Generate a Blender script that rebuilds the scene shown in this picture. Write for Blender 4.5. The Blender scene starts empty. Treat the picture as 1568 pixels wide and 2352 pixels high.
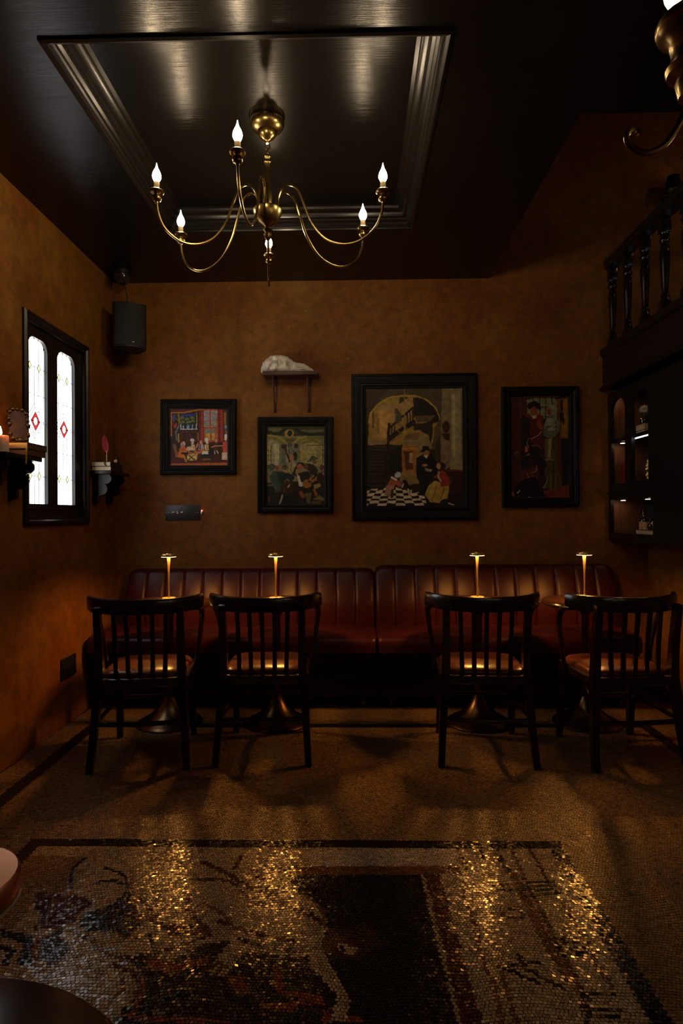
import bpy, bmesh, math, random
import numpy as np
from mathutils import Vector, Matrix
R = math.radians
random.seed(7); rng = np.random.default_rng(7)
scene = bpy.context.scene
C = scene.collection

# ------------------------------------------------------------------ camera, world, exposure
cam_d = bpy.data.cameras.new('camera'); cam = bpy.data.objects.new('camera', cam_d); C.objects.link(cam)
cam_d.sensor_fit = 'VERTICAL'; cam_d.sensor_height = 36.0
cam_d.lens = 36.0 * 1450.0 / 2352.0
cam_d.clip_start = 0.02
cam.location = (0, 0, 1.25)
yaw, pitch, roll = R(1.2), R(0.25), R(0.35)
cam.rotation_euler = (Matrix.Rotation(yaw, 3, 'Z') @ Matrix.Rotation(math.pi/2 + pitch, 3, 'X') @ Matrix.Rotation(-roll, 3, 'Z')).to_euler()
scene.camera = cam
world = bpy.data.worlds.new('world'); scene.world = world; world.use_nodes = True
bg = world.node_tree.nodes['Background']; bg.inputs[0].default_value = (0.75, 0.87, 1.0, 1); bg.inputs[1].default_value = 0.6
vs = scene.view_settings
vs.view_transform = 'Standard'; vs.look = 'None'; vs.gamma = 1.0; vs.use_curve_mapping = False
vs.exposure = 0.0
scene.cycles.use_denoising = True
scene.cycles.max_bounces = 5; scene.cycles.diffuse_bounces = 3; scene.cycles.glossy_bounces = 3
scene.cycles.use_adaptive_sampling = True; scene.cycles.adaptive_threshold = 0.04
scene.cycles.caustics_reflective = False; scene.cycles.caustics_refractive = False
scene.cycles.sample_clamp_indirect = 3.0
BULB = 195.0        # emission of a chandelier candle bulb
LAMP = 620.0         # emission of a table lamp's ring
DAY = 5.0          # daylight behind the leaded glass

# ------------------------------------------------------------------ materials
def lin(h):
    v = [int(h[i:i+2], 16)/255 for i in (0, 2, 4)]
    return [x/12.92 if x <= 0.04045 else ((x+0.055)/1.055)**2.4 for x in v]
def base(name):
    m = bpy.data.materials.new(name); m.use_nodes = True
    nt = m.node_tree; return m, nt, nt.nodes['Principled BSDF']
def mat(name, col, rough=0.5, metal=0.0, col2=None, scale=8.0, stretch=(1, 1, 1), bump=0.0, bscale=None, coat=0.0, spec=0.5, detail=5.0, lo=0.35, hi=0.65, bdist=0.004):
    m, nt, b = base(name)
    b.inputs['Base Color'].default_value = (*col, 1)
    b.inputs['Roughness'].default_value = rough; b.inputs['Metallic'].default_value = metal
    b.inputs['Coat Weight'].default_value = coat; b.inputs['Coat Roughness'].default_value = 0.12
    b.inputs['Specular IOR Level'].default_value = spec
    N = nt.nodes.new; K = nt.links.new
    if col2 is not None or bump:
        tc = N('ShaderNodeTexCoord'); mp = N('ShaderNodeMapping'); mp.inputs['Scale'].default_value = stretch
        K(tc.outputs['Object'], mp.inputs['Vector'])
        nz = N('ShaderNodeTexNoise'); nz.inputs['Scale'].default_value = scale; nz.inputs['Detail'].default_value = detail
        K(mp.outputs[0], nz.inputs['Vector'])
    if col2 is not None:
        cr = N('ShaderNodeValToRGB'); cr.color_ramp.elements[0].position = lo; cr.color_ramp.elements[1].position = hi
        cr.color_ramp.elements[0].color = (*col, 1); cr.color_ramp.elements[1].color = (*col2, 1)
        K(nz.outputs['Fac'], cr.inputs[0]); K(cr.outputs[0], b.inputs['Base Color'])
    if bump:
        n2 = nz
        if bscale:
            n2 = N('ShaderNodeTexNoise'); n2.inputs['Scale'].default_value = bscale; n2.inputs['Detail'].default_value = 4; K(mp.outputs[0], n2.inputs['Vector'])
        bp = N('ShaderNodeBump'); bp.inputs['Strength'].default_value = bump; bp.inputs['Distance'].default_value = bdist
        K(n2.outputs['Fac'], bp.inputs['Height']); K(bp.outputs[0], b.inputs['Normal'])
    return m
def emit(name, col, strength):
    m, nt, b = base(name)
    b.inputs['Base Color'].default_value = (0, 0, 0, 1); b.inputs['Specular IOR Level'].default_value = 0.2
    b.inputs['Emission Color'].default_value = (*col, 1); b.inputs['Emission Strength'].default_value = strength
    return m
def plaster():
    m, nt, b = base('ochre_plaster'); N = nt.nodes.new; K = nt.links.new
    tc = N('ShaderNodeTexCoord')
    def noise(s, d=6.0, r=0.6):
        n = N('ShaderNodeTexNoise'); n.inputs['Scale'].default_value = s; n.inputs['Detail'].default_value = d; n.inputs['Roughness'].default_value = r
        K(tc.outputs['Object'], n.inputs['Vector']); return n
    def ramp(src, stops):
        r = N('ShaderNodeValToRGB'); e = r.color_ramp.elements
        e[0].position, e[0].color = stops[0][0], (*stops[0][1], 1); e[1].position, e[1].color = stops[-1][0], (*stops[-1][1], 1)
        for p, c in stops[1:-1]:
            q = e.new(p); q.color = (*c, 1)
        K(src.outputs['Fac'], r.inputs[0]); return r
    def mix(t, fac, a, c):
        x = N('ShaderNodeMix'); x.data_type = 'RGBA'; x.blend_type = t
        if isinstance(fac, float): x.inputs[0].default_value = fac
        else: K(fac, x.inputs[0])
        K(a, x.inputs[6]); K(c, x.inputs[7]); return x.outputs[2]
    big = ramp(noise(2.1), [(0.3, (0.185, 0.054, 0.0055)), (0.5, (0.235, 0.088, 0.0105)), (0.72, (0.275, 0.126, 0.019))])
    mid = ramp(noise(14.0, 8, 0.7), [(0.35, (0.55, 0.50, 0.46)), (0.6, (1.08, 1.08, 1.08))])
    c = mix('MULTIPLY', 0.75, big.outputs[0], mid.outputs[0])
    fl = ramp(noise(55.0, 6, 0.75), [(0.585, (0, 0, 0)), (0.70, (1, 1, 1))])
    flc = N('ShaderNodeRGB'); flc.outputs[0].default_value = (0.42, 0.22, 0.07, 1)
    sepf = N('ShaderNodeMath'); sepf.operation = 'MULTIPLY'; sepf.inputs[1].default_value = 0.7; K(fl.outputs[0], sepf.inputs[0])
    c = mix('MIX', sepf.outputs[0], c, flc.outputs[0])
    K(c, b.inputs['Base Color'])
    b.inputs['Roughness'].default_value = 0.62; b.inputs['Specular IOR Level'].default_value = 0.3
    bp = N('ShaderNodeBump'); bp.inputs['Strength'].default_value = 0.55; bp.inputs['Distance'].default_value = 0.006
    K(noise(38.0, 6, 0.65).outputs['Fac'], bp.inputs['Height']); K(bp.outputs[0], b.inputs['Normal'])
    return m
def attr_mat(name, rough=None, spec=0.5, bump=0.0, bscale=200.0):
    m, nt, b = base(name); N = nt.nodes.new; K = nt.links.new
    a = N('ShaderNodeAttribute'); a.attribute_name = 'Col'; K(a.outputs['Color'], b.inputs['Base Color'])
    if rough is None: K(a.outputs['Alpha'], b.inputs['Roughness'])
    else: b.inputs['Roughness'].default_value = rough
    b.inputs['Specular IOR Level'].default_value = spec
    if bump:
        tc = N('ShaderNodeTexCoord'); nz = N('ShaderNodeTexNoise'); nz.inputs['Scale'].default_value = bscale; K(tc.outputs['Object'], nz.inputs['Vector'])
        bp = N('ShaderNodeBump'); bp.inputs['Strength'].default_value = bump; bp.inputs['Distance'].default_value = 0.002
        K(nz.outputs['Fac'], bp.inputs['Height']); K(bp.outputs[0], b.inputs['Normal'])
    return m
M = dict(
    plaster=plaster(),
    ceil=mat('black_lacquered_board', (0.004, 0.0033, 0.0028), 0.25, col2=(0.007, 0.0055, 0.0045), scale=5, stretch=(0.5, 60, 60), bump=1.0, spec=0.30, bdist=0.0009),
    ctrim=mat('black_gloss_moulding', (0.008, 0.0065, 0.0055), 0.28, bump=0.05, scale=30, spec=0.38),
    blackwood=mat('black_stained_wood', (0.006, 0.005, 0.0045), 0.34, col2=(0.012, 0.009, 0.007), scale=7, stretch=(9, 9, 0.7), bump=0.06, spec=0.35),
    chair=mat('dark_lacquered_bentwood', (0.012, 0.006, 0.004), 0.24, col2=(0.022, 0.010, 0.006), scale=7, stretch=(8, 8, 0.8), coat=0.3),
    table=mat('dark_walnut_table_top', (0.022, 0.009, 0.005), 0.2, col2=(0.04, 0.016, 0.008), scale=5, stretch=(1, 14, 1), coat=0.2),
    frame=mat('black_picture_frame', (0.005, 0.0045, 0.004), 0.5, bump=0.1, scale=60, spec=0.22),
    brass=mat('aged_brass', (0.42, 0.29, 0.10), 0.27, 1.0, col2=(0.20, 0.13, 0.05), scale=18, lo=0.42, hi=0.72),
    lampbrass=mat('satin_gold_brass', (0.90, 0.62, 0.24), 0.36, 1.0),
    bronze=mat('dark_bronze_pedestal', (0.16, 0.095, 0.045), 0.30, 1.0, col2=(0.10, 0.06, 0.03), scale=6),
    copper=mat('copper_lamp_head', (0.80, 0.42, 0.27), 0.35, 1.0),
    leather=mat('oxblood_leather', (0.046, 0.006, 0.0075), 0.38, col2=(0.034, 0.0045, 0.0055), scale=5, bump=0.10, bscale=260, spec=0.3),
    seat=mat('tan_leather_seat', (0.15, 0.040, 0.015), 0.27, col2=(0.11, 0.03, 0.012), scale=7, bump=0.06, bscale=240),
    iron=mat('rusty_iron', (0.14, 0.05, 0.02), 0.6, 0.3, col2=(0.06, 0.025, 0.014), scale=40),
    shelfwood=mat('dark_red_wood', (0.055, 0.02, 0.014), 0.5, col2=(0.085, 0.032, 0.02), scale=6, stretch=(1, 10, 10)),
    marble=mat('white_plaster_cast', (0.86, 0.80, 0.72), 0.6, col2=(0.70, 0.64, 0.56), scale=14, bump=0.3, bscale=45),
    plastic=mat('black_plastic', (0.008, 0.008, 0.0085), 0.5, spec=0.35),
    grille=mat('black_speaker_grille', (0.008, 0.008, 0.0085), 0.65, bump=0.5, scale=420),
    steel=mat('dark_metal_plate', (0.06, 0.06, 0.062), 0.42, 0.7, bump=0.05, scale=20),
    nickel=mat('worn_nickel', (0.5, 0.45, 0.38), 0.3, 1.0),
    paper=mat('cream_page_edges', (0.62, 0.50, 0.33), 0.8, col2=(0.5, 0.38, 0.23), scale=60, stretch=(1, 1, 30)),
    cover=mat('black_book_cover', (0.02, 0.017, 0.016), 0.5, bump=0.1, scale=120),
    brownbook=mat('brown_book_cover', (0.075, 0.035, 0.02), 0.55, bump=0.1, scale=120),
    wax=mat('ivory_candle_wax', (0.85, 0.66, 0.48), 0.5),
    feather=mat('crimson_feather', (0.36, 0.012, 0.035), 0.7, col2=(0.25, 0.006, 0.02), scale=50),
    gold=mat('gold_leaf', (0.75, 0.52, 0.16), 0.3, 1.0, bump=0.2, scale=90),
    glassdark=mat('dark_glass', (0.02, 0.018, 0.015), 0.08, spec=0.8),
    label=mat('aged_paper_label', (0.55, 0.36, 0.19), 0.8, col2=(0.45, 0.27, 0.13), scale=40),
    ink=mat('black_print', (0.02, 0.015, 0.01), 0.7),
    petal=mat('white_petals', (0.75, 0.72, 0.62), 0.7),
    caseint=mat('brown_wood_lining', (0.16, 0.065, 0.03), 0.55, col2=(0.10, 0.04, 0.018), scale=8, stretch=(8, 8, 0.8)),
    caseback=mat('blue_black_lining', (0.03, 0.034, 0.045), 0.5),
    grout=mat('dark_grout', (0.035, 0.024, 0.015), 0.9, bump=0.2, scale=150),
    lead=mat('lead_came', (0.02, 0.02, 0.02), 0.5, 0.5),
    ivory=mat('ivory_candle_sleeve', (0.42, 0.31, 0.15), 0.45),
    wood=mat('turned_pale_wood', (0.5, 0.3, 0.16), 0.5),
    rail=mat('black_gloss_baluster', (0.010, 0.008, 0.007), 0.22, coat=0.2),
    yellow=mat('yellow_ribbon', (0.6, 0.4, 0.05), 0.6),
    ticket=mat('portrait_print', (0.07, 0.028, 0.016), 0.5, col2=(0.02, 0.012, 0.010), scale=16),
    crimson=mat('red_box_card', (0.22, 0.01, 0.012), 0.5),
    bulb=emit('lit_candle_bulb', (1.0, 0.76, 0.48), BULB),
    lampring=emit('lit_lamp_ring', (1.0, 0.41, 0.075), LAMP),
    lampedge=emit('lit_lamp_edge', (1.0, 0.62, 0.24), 9.0),
    flame=emit('candle_flame', (1.0, 0.45, 0.13), 260.0),
    led=emit('red_indicator', (1.0, 0.12, 0.08), 12.0),
    strip=emit('cool_cabinet_light', (0.9, 0.92, 1.0), 5.0),
    puck=emit('warm_cabinet_light', (1.0, 0.62, 0.36), 26.0),
    tess=attr_mat('mosaic_stone', None, 0.42),
    canvas=attr_mat('oil_paint', 0.55, 0.35, 0.25, 170.0),
)
def day(name, col):
    M[name] = emit(name, col, DAY); return name
day('pane_white', (0.97, 0.98, 1.0)); day('pane_pink', (1.0, 0.93, 0.90)); day('pane_blue', (0.86, 0.92, 1.0)); day('pane_yellow', (1.0, 0.97, 0.82)); day('pane_lemon', (0.78, 0.80, 0.42))
M['pane_red'] = emit('pane_red', (1.0, 0.045, 0.05), 0.95)
M['pane_lemon'].node_tree.nodes['Principled BSDF'].inputs['Emission Strength'].default_value = 1.4
for k in ('led', 'pane_red', 'pane_lemon', 'lampedge'): M[k].cycles.emission_sampling = 'NONE'
# wax glows faintly where the flame lights it through
wb = M['wax'].node_tree.nodes['Principled BSDF']; wb.inputs['Subsurface Weight'].default_value = 0.3; wb.inputs['Subsurface Radius'].default_value = (0.03, 0.012, 0.006); wb.inputs['Subsurface Scale'].default_value = 1.0

# ------------------------------------------------------------------ mesh helpers
class MB:
    def __init__(s): s.v = []; s.f = []
    def add(s, vs, fs, T=None):
        o = len(s.v)
        s.v += [tuple(T @ Vector(p)) for p in vs] if T else [tuple(p) for p in vs]
        s.f += [tuple(i+o for i in f) for f in fs]; return s
    def box(s, x0, x1, y0, y1, z0, z1, T=None):
        vs = [(x, y, z) for z in (z0, z1) for y in (y0, y1) for x in (x0, x1)]
        return s.add(vs, [(0, 2, 3, 1), (4, 5, 7, 6), (0, 1, 5, 4), (2, 6, 7, 3), (0, 4, 6, 2), (1, 3, 7, 5)], T)
    def rbox(s, x0, x1, y0, y1, z0, z1, b=0.004, seg=2, T=None):
        bm = bmesh.new(); bmesh.ops.create_cube(bm, size=1.0)
        for v in bm.verts: v.co = Vector(((x0+x1)/2+v.co.x*(x1-x0), (y0+y1)/2+v.co.y*(y1-y0), (z0+z1)/2+v.co.z*(z1-z0)))
        bmesh.ops.bevel(bm, geom=bm.edges[:], offset=b, segments=seg, profile=0.5, affect='EDGES')
        bm.verts.index_update()
        s.add([v.co[:] for v in bm.verts], [[v.index for v in f.verts] for f in bm.faces], T); bm.free(); return s
    def lathe(s, prof, n=20, T=None, caps=True):
        vs = []; fs = []; m = len(prof)
        for i in range(n):
            a = 2*math.pi*i/n; c, q = math.cos(a), math.sin(a)
            vs += [(r*c, r*q, z) for r, z in prof]
        for i in range(n):
            j = (i+1) % n
            for k in range(m-1): fs.append((i*m+k, j*m+k, j*m+k+1, i*m+k+1))
        if caps:
            if prof[0][0] > 1e-5: fs.append(tuple(i*m for i in range(n))[::-1])
            if prof[-1][0] > 1e-5: fs.append(tuple(i*m+m-1 for i in range(n)))
        return s.add(vs, fs, T)
    def tube(s, pts, rad, n=8, sub=1, T=None, flat=None):
        P = [Vector(p) for p in pts]
        if sub > 1: P, rad = spline(P, rad, sub)
        if not hasattr(rad, '__len__'): rad = [rad]*len(P)
        vs = []; fs = []; up = None
        for i, p in enumerate(P):
            d = (P[min(i+1, len(P)-1)]-P[max(i-1, 0)]).normalized()
            if up is None:
                a = Vector((0, 0, 1)) if abs(d.z) < 0.9 else Vector((0, 1, 0))
                up = (a-d*a.dot(d)).normalized()
            else: up = (up-d*up.dot(d)).normalized()
            sd = d.cross(up)
            r1, r2 = (rad[i], rad[i]) if flat is None else (rad[i]*flat[0], rad[i]*flat[1])
            for k in range(n):
                t = 2*math.pi*k/n + (math.pi/4 if n == 4 else 0); vs.append(p+up*(math.cos(t)*r1)+sd*(math.sin(t)*r2))
        for i in range(len(P)-1):
            for k in range(n):
                q = (k+1) % n; fs.append((i*n+k, i*n+q, (i+1)*n+q, (i+1)*n+k))
        fs.append(tuple(range(n))[::-1]); fs.append(tuple((len(P)-1)*n+k for k in range(n)))
        return s.add(vs, fs, T)
    def prism(s, poly, d, T=None):
        # poly in (x,z), extruded along y by d
        n = len(poly); vs = [(x, 0, z) for x, z in poly]+[(x, d, z) for x, z in poly]
        fs = [tuple(range(n)), tuple(range(2*n-1, n-1, -1))]+[(i, i+n, (i+1) % n+n, (i+1) % n) for i in range(n)]
        return s.add(vs, fs, T)
    def sphere(s, c, rx, ry=None, rz=None, n=10, m=7, T=None):
        ry = ry or rx; rz = rz or rx
        pr = [(math.sin(math.pi*k/(m-1)), -math.cos(math.pi*k/(m-1))) for k in range(m)]
        t = Matrix.Translation(c) @ Matrix.Diagonal((rx, ry, rz, 1))
        return s.lathe([(max(r, 1e-4), z) for r, z in pr], n, (T @ t) if T else t)
    def mesh(s, name, sharp=38):
        me = bpy.data.meshes.new(name); me.from_pydata(s.v, [], s.f)
        bm = bmesh.new(); bm.from_mesh(me); bmesh.ops.recalc_face_normals(bm, faces=bm.faces[:]); bm.to_mesh(me); bm.free()
        for p in me.polygons: p.use_smooth = True
        me.set_sharp_from_angle(angle=R(sharp)); return me
    def build(s, name, m, parent=None, sharp=38, loc=None, rot=None):
        me = s.mesh(name, sharp); me.materials.append(M[m]); o = bpy.data.objects.new(name, me); C.objects.link(o)
        if parent: o.parent = parent
        if loc: o.location = loc
        if rot: o.rotation_euler = rot
        return o
def spline(P, rad, sub):
    n = len(P); out = []; ro = []
    for i in range(n-1):
        p0, p1, p2, p3 = P[max(i-1, 0)], P[i], P[i+1], P[min(i+2, n-1)]
        for k in range(sub):
            t = k/sub
            out.append(0.5*((2*p1)+(p2-p0)*t+(2*p0-5*p1+4*p2-p3)*t*t+(3*p1-p0-3*p2+p3)*t**3))
            ro.append(rad[i]*(1-t)+rad[i+1]*t if hasattr(rad, '__len__') else rad)
    out.append(P[-1]); ro.append(rad[-1] if hasattr(rad, '__len__') else rad); return out, ro
def tag(o, label, cat, group=None):
    o['label'] = label; o['category'] = cat
    if group: o['group'] = group
    return o
def thing(name, label, cat, loc=(0, 0, 0), rz=0.0, group=None):
    o = bpy.data.objects.new(name, None); C.objects.link(o); o.location = loc; o.rotation_euler = (0, 0, rz)
    o.empty_display_size = 0.05
    return tag(o, label, cat, group)
def struct(o): o['kind'] = 'structure'; return o
def copy_tree(o, parent=None):
    c = o.copy(); C.objects.link(c)
    if parent: c.parent = parent
    for ch in list(o.children): copy_tree(ch, c)
    return c
def TT(x=0, y=0, z=0, rx=0, ry=0, rz=0):
    return Matrix.Translation((x, y, z)) @ Matrix.Rotation(rz, 4, 'Z') @ Matrix.Rotation(ry, 4, 'Y') @ Matrix.Rotation(rx, 4, 'X')

# ------------------------------------------------------------------ the room shell
XL, XR, YB, YF, ZC = -1.74, 2.10, 4.57, -1.6, 2.95
VX, VY, ZU = 0.97, 2.70, 4.7           # stairwell void beside the ceiling
WY0, WY1, WZ0, WZ1 = 3.275, 4.075, 1.20, 2.352
fl = MB().box(XL-0.15, 3.75, YF-0.15, YB+0.15, -0.2, -0.0035).build('floor', 'grout'); struct(fl)
wb_ = MB().box(XL-0.15, 3.75, YB, YB+0.15, 0, ZU).build('wall_back', 'plaster'); struct(wb_)
w = MB().box(XL-0.15, XL, YF, WY0, 0, ZC).box(XL-0.15, XL, WY1, YB, 0, ZC).box(XL-0.15, XL, WY0, WY1, 0, WZ0).box(XL-0.15, XL, WY0, WY1, WZ1, ZC)
struct(w.build('wall_left', 'plaster'))
struct(MB().box(XL-0.15, 3.75, YF-0.15, YF, 0, ZC).build('wall_front', 'plaster'))
BC0, BC1, BZ0, BZ1 = 3.45, YB, 1.05, 2.12      # built-in bookcase opening in the right wall
w = MB().box(XR, XR+0.15, YF, YB, 0, BZ1).box(XR, XR+0.15, YF, VY, BZ1, ZC)
struct(w.build('wall_right', 'plaster'))
# upper storey seen through the void
struct(MB().box(3.6, 3.75, VY, YB, 2.42, ZU).build('wall_upper_right', 'plaster'))
struct(MB().box(VX-0.15, VX, VY, YB, ZC+0.2, ZU).build('wall_upper_left', 'plaster'))
struct(MB().box(VX-0.15, 3.75, VY-0.15, VY, ZC+0.2, ZU).build('wall_upper_front', 'plaster'))
struct(MB().box(VX-0.15, 3.75, VY-0.15, YB+0.15, ZU, ZU+0.1).build('ceiling_upper', 'blackwood'))
RX0, RX1, RY0, RY1, ZR = -1.087, 0.330, 2.24, 3.732, 3.05
IN = 0.085
c = MB()
for x0, x1, y0, y1 in ((XL-0.15, RX0, YF, YB), (RX1, VX, YF, YB), (RX0, RX1, YF, RY0), (RX0, RX1, RY1, YB), (VX, 3.6, YF, VY)):
    c.box(x0, x1, y0, y1, ZC, ZC+0.2)
c.box(RX0, RX1, RY0, RY1, ZR, ZR+0.1)
ceil = struct(c.build('ceiling', 'ceil'))
# mitred moulding round the recess
prof = [(-0.030, ZC), (-0.030, ZC-0.008), (-0.018, ZC-0.012), (-0.006, ZC-0.008), (0.0, ZC+0.004), (0.008, ZC+0.012), (0.010, ZC+0.026), (0.020, ZC+0.034), (0.022, ZC+0.044), (0.034, ZC+0.048), (0.042, ZC+0.060), (0.044, ZC+0.070), (0.056, ZC+0.074), (0.066, ZC+0.082), (0.070, ZC+0.094), (IN, ZR)]
def ring(prof, x0, x1, y0, y1):
    mb = MB(); vs = []; n = len(prof)
    for d, z in prof: vs += [(x0+d, y0+d, z), (x1-d, y0+d, z), (x1-d, y1-d, z), (x0+d, y1-d, z)]
    fs = [(k*4+i, k*4+(i+1) % 4, k*4+4+(i+1) % 4, k*4+4+i) for k in range(n-1) for i in range(4)]
    return mb.add(vs, fs)
struct(ring(prof, RX0, RX1, RY0, RY1).build('trim_1', 'ctrim', sharp=25))

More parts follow.
